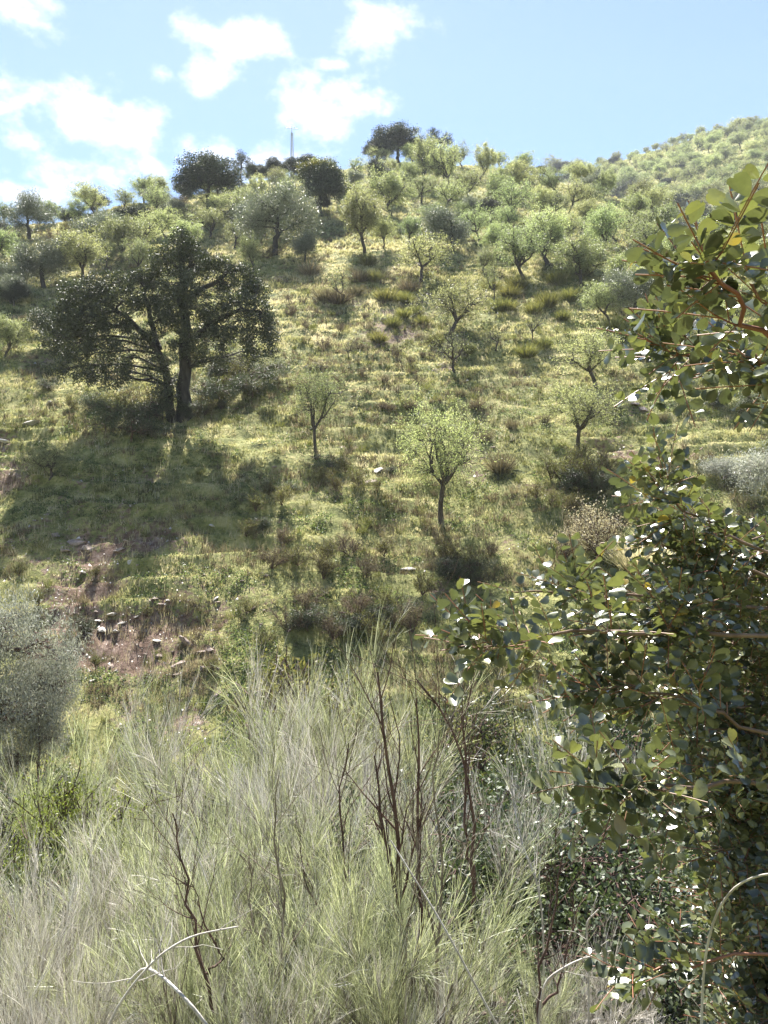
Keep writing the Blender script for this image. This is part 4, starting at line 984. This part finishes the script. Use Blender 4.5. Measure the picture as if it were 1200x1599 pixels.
cane([(850,1440,5.5),(838,1370,5.5),(815,1320,5.6),(800,1240,5.8),(792,1200,5.8)], 4, .008, 'dead_branch', 'whitish dead broom limb before the small-leaved shrub', kids=14)
cane([(330,1640,5.2),(420,1560,5.2),(350,1450,5.4),(310,1340,5.6)], 4, .009, 'dead_branch', 'slanting grey dead limb behind the bent branch', kids=8)

# ------------------------------------------------------------------ carob in the foreground
def leaflet_template(seed):
    """rounded, notched, slightly wavy leaflet, unit length along +x from the origin"""
    r = np.random.default_rng(seed)
    prof = [(0.0, 0.0), (0.12, 0.13), (0.32, 0.26), (0.56, 0.35), (0.80, 0.34), (0.95, 0.22), (1.0, 0.08)]
    mid = [(0.0, 0), (0.12, 0), (0.32, 0), (0.56, 0), (0.78, 0), (0.90, 0), (0.915, 0)]
    f1 = r.uniform(0.12, 0.6); cup = r.uniform(-0.3, 0.15)
    V = []
    def z(x, y): return f1*abs(y)+cup*x*x+0.03*math.sin(9*x+seed)*(1 if y >= 0 else -1)*abs(y)*3
    for (x, y), (mx, _) in zip(prof, mid):
        V += [(x, y, z(x, y)), (mx, 0, z(mx, 0)), (x, -y, z(x, -y))]
    Fq = []
    for i in range(1, 6):
        a = i*3; b = (i+1)*3
        Fq += [(a, a+1, b+1, b), (a+1, a+2, b+2, b+1)]
    F3 = [(1, 4, 3), (1, 5, 4)]
    return np.array(V), np.array(Fq), np.array(F3)
LT = [leaflet_template(i) for i in range(6)]
def pinnate(seed):
    """a whole leaf: rachis and opposite leaflets, metres, along +x, faces up +z"""
    r = np.random.default_rng(seed); pairs = r.integers(3, 6); L = 0.028*pairs+0.03
    out = []  # (template, origin, dir angle, size, roll, tone)
    for i in range(pairs):
        x = 0.028+i*0.028
        for s in (-1, 1):
            out.append((r.integers(0, 6), np.array([x+r.normal(0, .002), s*0.003, -0.25*x*x*2]), s*r.uniform(0.95, 1.35), r.uniform(0.029, 0.048), r.normal(0, .35), r.normal(0, .25)))
    return out, L
PT = [pinnate(i) for i in range(7)]
def place_leaves(lg, rg, pos, ax, up, size=1.0, tone=0.4):
    """lg leaflets geo, rg rachis geo; pos/ax/up (N,3)"""
    N = len(pos); ax = unit(ax); sd = unit(np.cross(up, ax)); up = np.cross(ax, sd)
    kind = rng.integers(0, len(PT), N); sz = size*rng.uniform(.8, 1.15, N)
    tn = np.clip(tone+rng.normal(0, .14, N), 0, 1)
    for k in range(len(PT)):
        idx = np.nonzero(kind == k)[0]
        if not len(idx): continue
        B = np.stack([ax[idx], sd[idx], up[idx]], 1)         # rows local axes
        lst, L = PT[k]
        for (tpl, og, ang, ls, roll, dt) in lst:
            V, Fq, F3 = LT[tpl]; v = V*ls
            n = len(idx)
            rl = roll+rng.normal(0, .45, n); an = ang+rng.normal(0, .2, n); pit = rng.normal(0.05, .4, n)
            cr, sr = np.cos(rl), np.sin(rl); ca, sa = np.cos(an), np.sin(an); cp, sp = np.cos(pit), np.sin(pit)
            x = np.broadcast_to(v[:, 0], (n, len(v))); y = v[:, 1][None]*cr[:, None]-v[:, 2][None]*sr[:, None]; z = v[:, 1][None]*sr[:, None]+v[:, 2][None]*cr[:, None]
            x, z = x*cp[:, None]-z*sp[:, None], x*sp[:, None]+z*cp[:, None]
            x, y = x*ca[:, None]-y*sa[:, None], x*sa[:, None]+y*ca[:, None]
            q = np.stack([x, y, z], -1)+og
            q = np.einsum('nvk,nkc->nvc', q*sz[idx][:, None, None], B)+pos[idx][:, None]
            a = np.clip(tn[idx]+dt*.4, 0, 1); a = np.where(rng.uniform(0, 1, n) < 0.008, 1.0, np.minimum(a, .72))
            nv = len(v); o_ = np.arange(n)[:, None, None]*nv
            base = lg.n
            lg.add(q.reshape(-1, 3), (Fq[None]+o_).reshape(-1, 4), np.repeat(a, len(Fq)))
            lg.f[3].append((F3[None]+o_).reshape(-1, 3)+base); lg.a[3].append(np.repeat(a, len(F3)).astype(np.float32))
        t = np.linspace(0, 1, 4)[None, :, None]; l = (L*sz[idx])[:, None, None]
        rp = pos[idx][:, None]+ax[idx][:, None]*l*t-up[idx][:, None]*0.5*(l*t)**2
        tubes(rg, rp, np.full((len(idx), 4), 0.0011), 4, 0.4)
DS = 1.35
def bough(root, pts, r0, nshoot, shoot_len=0.22, leaves_per=5, size=1.0, tone=0.4, tmin=0.25, spread=0.7, ds=None):
    b = np.array(root.location)
    p = np.array([P(q[0], q[1], q[2]*(ds or DS)) for q in pts])-b
    K = 14; t = np.linspace(0, len(p)-1, K); pth = np.stack([np.interp(t, np.arange(len(p)), p[:, k]) for k in range(3)], -1)
    for _ in range(2): pth[1:-1] = (pth[:-2]+2*pth[1:-1]+pth[2:])/4
    pth[1:-1] += rng.normal(0, .006, (K-2, 3))
    rr = np.linspace(r0, 0.0022, K)[None]
    g = Geo(); tubes(g, pth[None], rr, 7, 0.6)
    lens = shoot_len
    sh, sr = sprout(pth[None], rr, nshoot, tmin, 1.0, spread, 1.0, 6, .12, .03, .5, lens=lens); sr = np.clip(sr, .0012, .004); tubes(g, sh, sr, 5, 0.3)
    br = link('branch', g.mesh('branch', M['carob_twig'] if r0 < .006 else M['carob_bark'], True), root)
    lg = Geo(); rg = Geo()
    allp = np.concatenate([sh, pth[None, -6:]])
    N, Kk, _ = allp.shape
    nl = leaves_per
    tt = np.linspace(0.15, 1.0, nl)[None]*(Kk-1)*np.ones((N, 1)); ii = np.minimum(tt.astype(int), Kk-2); fr = (tt-ii)[..., None]
    ar = np.arange(N)[:, None]
    pos = allp[ar, ii]*(1-fr)+allp[ar, ii+1]*fr; T = unit(allp[ar, ii+1]-allp[ar, ii])
    ph = (np.arange(nl)[None]*2.4+rng.uniform(0, 6.28, (N, 1)))
    ref = unit(np.cross(T, np.array([0.1, 0.2, 1.0]))); ref2 = np.cross(T, ref)
    side = ref*np.cos(ph)[..., None]+ref2*np.sin(ph)[..., None]
    k = np.linspace(1.0, .25, nl)[None, :, None]
    ax = unit(T*(1.05-k*.6)+side*k*.9+np.array([0, 0, .15]))
    up = unit(np.array([0, 0, 1.0])+rng.normal(0, .45, ax.shape))
    place_leaves(lg, rg, pos.reshape(-1, 3), ax.reshape(-1, 3), up.reshape(-1, 3), size, tone)
    link('leaves', lg.mesh('leaves', M['carob_leaf'], True), br)
    link('leaf_stalks', rg.mesh('leaf_stalks', M['carob_twig'], True), br)
def carob():
    X, Y = 2.3, 3.3; b = np.array([X, Y, float(tz(X, Y))])
    root = empty('carob_tree', b)
    g = Geo(); pts = np.array([[0, 0, -.3], [.05, .02, .5], [.0, 0, 1.2], [.1, .05, 2.0], [.12, .0, 2.8], [.1, -.2, 3.5]])
    tubes(g, pts[None], np.array([[.12, .09, .07, .055, .04, .02]]), 10)
    link('trunk', g.mesh('trunk', M['carob_bark'], True), root)
    T = 1400  # px of the trunk side, out of the frame
    # (polyline in photo directions with distance)
    bough(root, [(1360,740,1.5),(1250,590,1.15),(1185,505,1.05),(1140,445,1.0),(1105,415,.98)], .005, 4, .05, 4, .68, .4, .5, ds=1.05)
    bough(root, [(1360,740,1.4),(1270,580,1.15),(1215,510,1.1),(1195,470,1.05)], .004, 3, .05, 4, .72, .45, .55, ds=1.05)
    bough(root, [(1360,760,1.6),(1250,620,1.35),(1205,570,1.3),(1155,565,1.3)], .005, 5, .06, 4, .68, .35, .35, ds=1.05)
    bough(root, [(1360,760,1.7),(1250,610,1.6),(1130,580,1.55),(1060,550,1.5),(1005,530,1.5)], .0045, 6, .05, 4, .7, .38, .35, ds=1.05)
    bough(root, [(1360,920,1.9),(1220,870,1.75),(1110,820,1.7),(1050,780,1.65),(1015,745,1.62)], .006, 9, .07, 4, .85, .48, .3)
    bough(root, [(1350,920,1.9),(1190,900,1.8),(1090,870,1.8),(1020,840,1.8)], .006, 10, .09, 5, .8, .36, .3)
    bough(root, [(1350,1000,1.7),(1150,995,1.6),(1000,985,1.5),(890,985,1.42),(810,1005,1.38),(745,1012,1.36)], .007, 11, .05, 4, .85, .5, .28)
    bough(root, [(1350,960,1.8),(1150,950,1.7),(1020,930,1.65),(900,930,1.6),(805,925,1.6)], .006, 11, .05, 4, .78, .45, .3)
    bough(root, [(1350,1180,1.7),(1180,1140,1.55),(1080,1090,1.5),(990,1070,1.5),(920,1070,1.5)], .006, 9, .08, 5, .85, .38, .3)
    bough(root, [(1350,1260,1.4),(1200,1225,1.3),(1080,1225,1.22),(990,1230,1.18),(925,1215,1.15)], .006, 7, .05, 4, .85, .48, .3)
    bough(root, [(1350,1520,1.6),(1200,1490,1.5),(1110,1500,1.5),(1050,1510,1.5),(1000,1515,1.5)], .005, 6, .07, 4, .8, .4, .35)
    # the dense body: boughs fanning from the trunk, in several depths
    tips = []
    for y in np.arange(860, 1660, 46):
        lft = np.interp(y, [640, 700, 760, 840, 900, 980, 1060, 1130, 1180, 1260, 1330, 1420, 1500, 1600, 1700], [1150, 1060, 1010, 1000, 1000, 930, 960, 1000, 990, 1010, 1050, 1030, 1080, 1060, 1060])
        for d in (1.65, 1.95, 2.35):
            tips.append((lft+rng.uniform(55, 130), y+rng.uniform(-20, 20), d+rng.uniform(-.12, .12)))
    for (tx, ty, d) in tips:
        sx = 1440; sy = ty+rng.uniform(-40, 60)
        bough(root, [(sx, sy, 2.3), ((sx+tx)/2+20, (sy+ty)/2-15, (2.3+d)/2+.05), (tx, ty, d)], .006, 17, .12, 5, .68, .36, .22)
    reg(root, 'tree', '', '', exact='glossy-leaved carob tree reaching in from the right edge close to the camera')
carob()

# ------------------------------------------------------------------ uncountable ground cover
def scatter(n, ylo, yhi, power=1.0, ulo=-60, uhi=1260):
    """points on the ground, denser nearby"""
    t = rng.uniform(0, 1, n)**power; Y = ylo+(yhi-ylo)*t
    u = rng.uniform(ulo, uhi, n); X = (u-CX)/F*Y
    return X, Y
def tufts(geo, X, Y, H, w, nb, a, open_=0.7):
    n = len(X); Z = tz(X, Y); i = np.repeat(np.arange(n), nb); m = len(i)
    az = rng.uniform(0, 6.28, m); inc = np.abs(rng.normal(0, open_, m))
    d = np.stack([np.cos(az)*np.sin(inc), np.sin(az)*np.sin(inc), np.maximum(np.cos(inc), .1)], -1)
    h = (H[i] if np.ndim(H) else H)*rng.uniform(0.5, 1.2, m); ww = (w[i] if np.ndim(w) else w)
    b = np.stack([X[i], Y[i], Z[i]-0.01], -1)+np.stack([rng.normal(0, 1, m)*h*.3, rng.normal(0, 1, m)*h*.3, np.zeros(m)], -1)
    sd = unit(np.cross(d, rdir(m)))
    tip = b+d*h[:, None]; mid = b+d*h[:, None]*.5+np.array([0, 0, .08])*h[:, None]
    ww = np.broadcast_to(ww, (m,))[:, None]
    V = np.stack([b-sd*ww*.5, b+sd*ww*.5, mid+sd*ww*.35, tip, mid-sd*ww*.35], 1).reshape(-1, 3)
    o_ = np.arange(m)[:, None]*5
    base = geo.n; aa = np.clip(a[i]+rng.normal(0, .1, m), 0, 1)
    geo.add(V, np.array([[0, 1, 2, 4]])+o_, aa); geo.f[3].append(np.array([[4, 2, 3]])+o_+base); geo.a[3].append(aa.astype(np.float32))
def ground_cover():
    g = Geo(); h = Geo(); dr = Geo(); br = Geo()
    X, Y = scatter(150000, 15.5, 62, 1.15)
    s = soil_mask(X, Y); cl = fbm(X/0.8, Y/0.5, 3, 71)
    keep = (s+rng.normal(0, .15, len(X)) < 0.12) & (cl > -0.45); X, Y, cl = X[keep], Y[keep], cl[keep]
    tone = np.clip(0.38+0.5*fbm(X/4, Y/3, 3, 81)+0.55*fbm(X/.7, Y/.5, 2, 82)+rng.normal(0, .12, len(X))+0.004*(Y-26), 0, 1)
    hh = (0.05+0.17*np.clip(cl+.25, 0, 1)**1.5)*np.clip(Y/26, .8, 2)
    tufts(g, X, Y, hh, 0.016*np.clip(Y/24, .8, 2.2), 5, tone)
    X, Y = scatter(52000, 60, 122, 1.0)
    tone = np.clip(0.48+0.5*fbm(X/6, Y/6, 3, 81)+rng.normal(0, .15, len(X)), 0, 1)
    tufts(g, X, Y, 0.22, 0.07, 5, tone)
    X, Y = scatter(22000, 130, 300, 1.0, 820, 1260)
    tufts(g, X, Y, 0.5, 0.2, 4, np.clip(rng.normal(.55, .2, len(X)), 0, 1))
    X, Y = scatter(26000, 2.5, 16, .8)
    tufts(g, X, Y, 0.16, 0.006, 6, np.clip(rng.normal(.45, .2, len(X)), 0, 1))
    o = link('grass', g.mesh('grass', M['grass'])); o['kind'] = 'stuff'; o['label'] = 'short yellow-green spring grass covering the slope'
    # broad-leaved herbs in dark green patches
    X, Y = scatter(70000, 15.5, 60, 1.3)
    k = (fbm(X/1.1, Y/.8, 3, 91) > 0.12) & (soil_mask(X, Y) < .25); X, Y = X[k], Y[k]
    n = len(X); i = np.repeat(np.arange(n), 7); m = len(i)
    hh = 0.05+0.14*np.clip(fbm(X/1.1, Y/.8, 3, 91), 0, 1)
    pos = np.stack([X[i], Y[i], tz(X, Y)[i]], -1)+rng.normal(size=(m, 3))*np.array([.05, .05, 0])+np.stack([np.zeros(m), np.zeros(m), rng.uniform(.01, 1.2, m)*hh[i]], -1)
    leaves(h, pos, 0.055, 0.035, np.clip(rng.normal(.45, .22, m), 0, 1), unit(rdir(m)*np.array([1, 1, .6])))
    o = link('herbs', h.mesh('herbs', M['herb'])); o['kind'] = 'stuff'; o['label'] = 'dark green low herbs growing in patches through the grass'
    # dry stalks
    X, Y = scatter(30000, 15.5, 100, 1.3)
    k = fbm(X/2.2, Y/2.0, 3, 95)+.2 > rng.uniform(-.1, .7, len(X)); X, Y = X[k], Y[k]
    tufts(dr, X, Y, 0.28, 0.010*np.clip(Y/24, .8, 3), 6, np.clip(rng.normal(.45, .25, len(X)), 0, 1), .45)
    o = link('dry_grass', dr.mesh('dry_grass', M['straw'])); o['kind'] = 'stuff'; o['label'] = 'pale dry grass stalks standing in the green grass'
    # tiny brown and dark twiggy plants
    X, Y = scatter(15000, 16, 75, 1.2)
    u = CX+F*X/Y
    k = fbm(X/1.6, Y/1.2, 3, 97)+0.35*np.exp(-((u-540)/130)**2-((Y-38)/9)**2)-.2*(u > 700)*(Y > 27) > 0.12; X, Y = X[k], Y[k]
    tufts(br, X, Y, rng.uniform(.14, .38, len(X)), 0.018*np.clip(Y/30, .8, 2), 22, np.clip(rng.normal(.4, .25, len(X)), 0, 1), .75)
    o = link('low_scrub', br.mesh('low_scrub', M['brown_scrub'])); o['kind'] = 'stuff'; o['label'] = 'small brownish twiggy scrub growing all over the slope'
    # small round dark-green tufts
    X, Y = scatter(3600, 16.5, 75, 1.15)
    k = (fbm(X/2.5, Y/2.0, 3, 197) > -0.02) & (rng.uniform(0, 1, len(X)) < .55); X, Y = X[k], Y[k]
    tg_ = Geo(); tufts(tg_, X, Y, rng.uniform(.16, .42, len(X)), 0.013*np.clip(Y/26, .9, 2.2), 46, np.clip(rng.normal(.4, .22, len(X)), 0, 1), .7)
    o = link('low_tufts', tg_.mesh('low_tufts', M['bush_leaf'])); o['kind'] = 'stuff'; o['label'] = 'little olive-green tufts sprinkled through the short grass'
    # pebbles
    X, Y = scatter(15000, 16, 60, 1.6)
    k = soil_mask(X, Y)+rng.normal(0, .12, len(X)) > 0.02; X, Y = X[k], Y[k]; n = len(X)
    t = np.array([[1, 0, -.3], [-.5, .87, -.3], [-.5, -.87, -.3], [.1, .05, .7]]); f = np.array([[0, 1, 3], [1, 2, 3], [2, 0, 3]])
    s = rng.lognormal(math.log(.02), .55, n)[:, None, None]; th = rng.uniform(0, 6.28, n); c_, s_ = np.cos(th), np.sin(th)
    tt = t[None]*rng.uniform(.6, 1.3, (n, 4, 3)); V = np.stack([tt[..., 0]*c_[:, None]-tt[..., 1]*s_[:, None], tt[..., 0]*s_[:, None]+tt[..., 1]*c_[:, None], tt[..., 2]], -1)*s
    V = V+np.stack([X, Y, tz(X, Y)], -1)[:, None]
    pg = Geo(); pg.add(V.reshape(-1, 3), (f[None]+np.arange(n)[:, None, None]*4).reshape(-1, 3))
    o = link('gravel', pg.mesh('gravel', M['rock_pale'])); o['kind'] = 'stuff'; o['label'] = 'loose pale gravel on the bare reddish soil'
    # leaf litter of dead twigs under the brooms
    X, Y = scatter(30000, 3, 15.5, .8); n = len(X)
    st = np.stack([X, Y, tz(X, Y)+rng.uniform(0, .5, n)], -1); dd = unit(rdir(n)*np.array([1, 1, .5])+[0, 0, .5])
    p = grow(st, dd, rng.uniform(.15, .5, n), 5, .15, 0); lg = Geo(); ribbons(lg, p, 0.005*np.ones((n, 5)), np.clip(rng.normal(.4, .25, n), 0, 1))
    o = link('dead_twig_litter', lg.mesh('dead_twig_litter', M['broom_dead'])); o['kind'] = 'stuff'; o['label'] = 'tangle of grey dead twigs under the brooms'
ground_cover()
# ------------------------------------------------------------------ the air
def haze():
    me = bpy.data.meshes.new('haze')
    x0, x1, y0, y1, z0, z1 = -420, 420, -60, 420, -12, 230
    v = [(x, y, z) for x in (x0, x1) for y in (y0, y1) for z in (z0, z1)]
    f = [(0, 1, 3, 2), (4, 6, 7, 5), (0, 4, 5, 1), (2, 3, 7, 6), (0, 2, 6, 4), (1, 5, 7, 3)]
    me.from_pydata(v, [], f); me.update()
    m, nt, N, L = mat_new('haze'); vp = N.new('ShaderNodeVolumePrincipled')
    vp.inputs['Color'].default_value = (0.86, 0.91, 1.0, 1); vp.inputs['Density'].default_value = 0.00034; vp.inputs['Anisotropy'].default_value = 0.0
    out = N.new('ShaderNodeOutputMaterial'); L.new(vp.outputs[0], out.inputs['Volume'])
    me.materials.append(m); o = link('haze', me); o['kind'] = 'stuff'; o['label'] = 'thin pale daylight haze filling the valley air'
haze()
compose_labels()
print('objects', len(bpy.data.objects), 'things', len(REG))
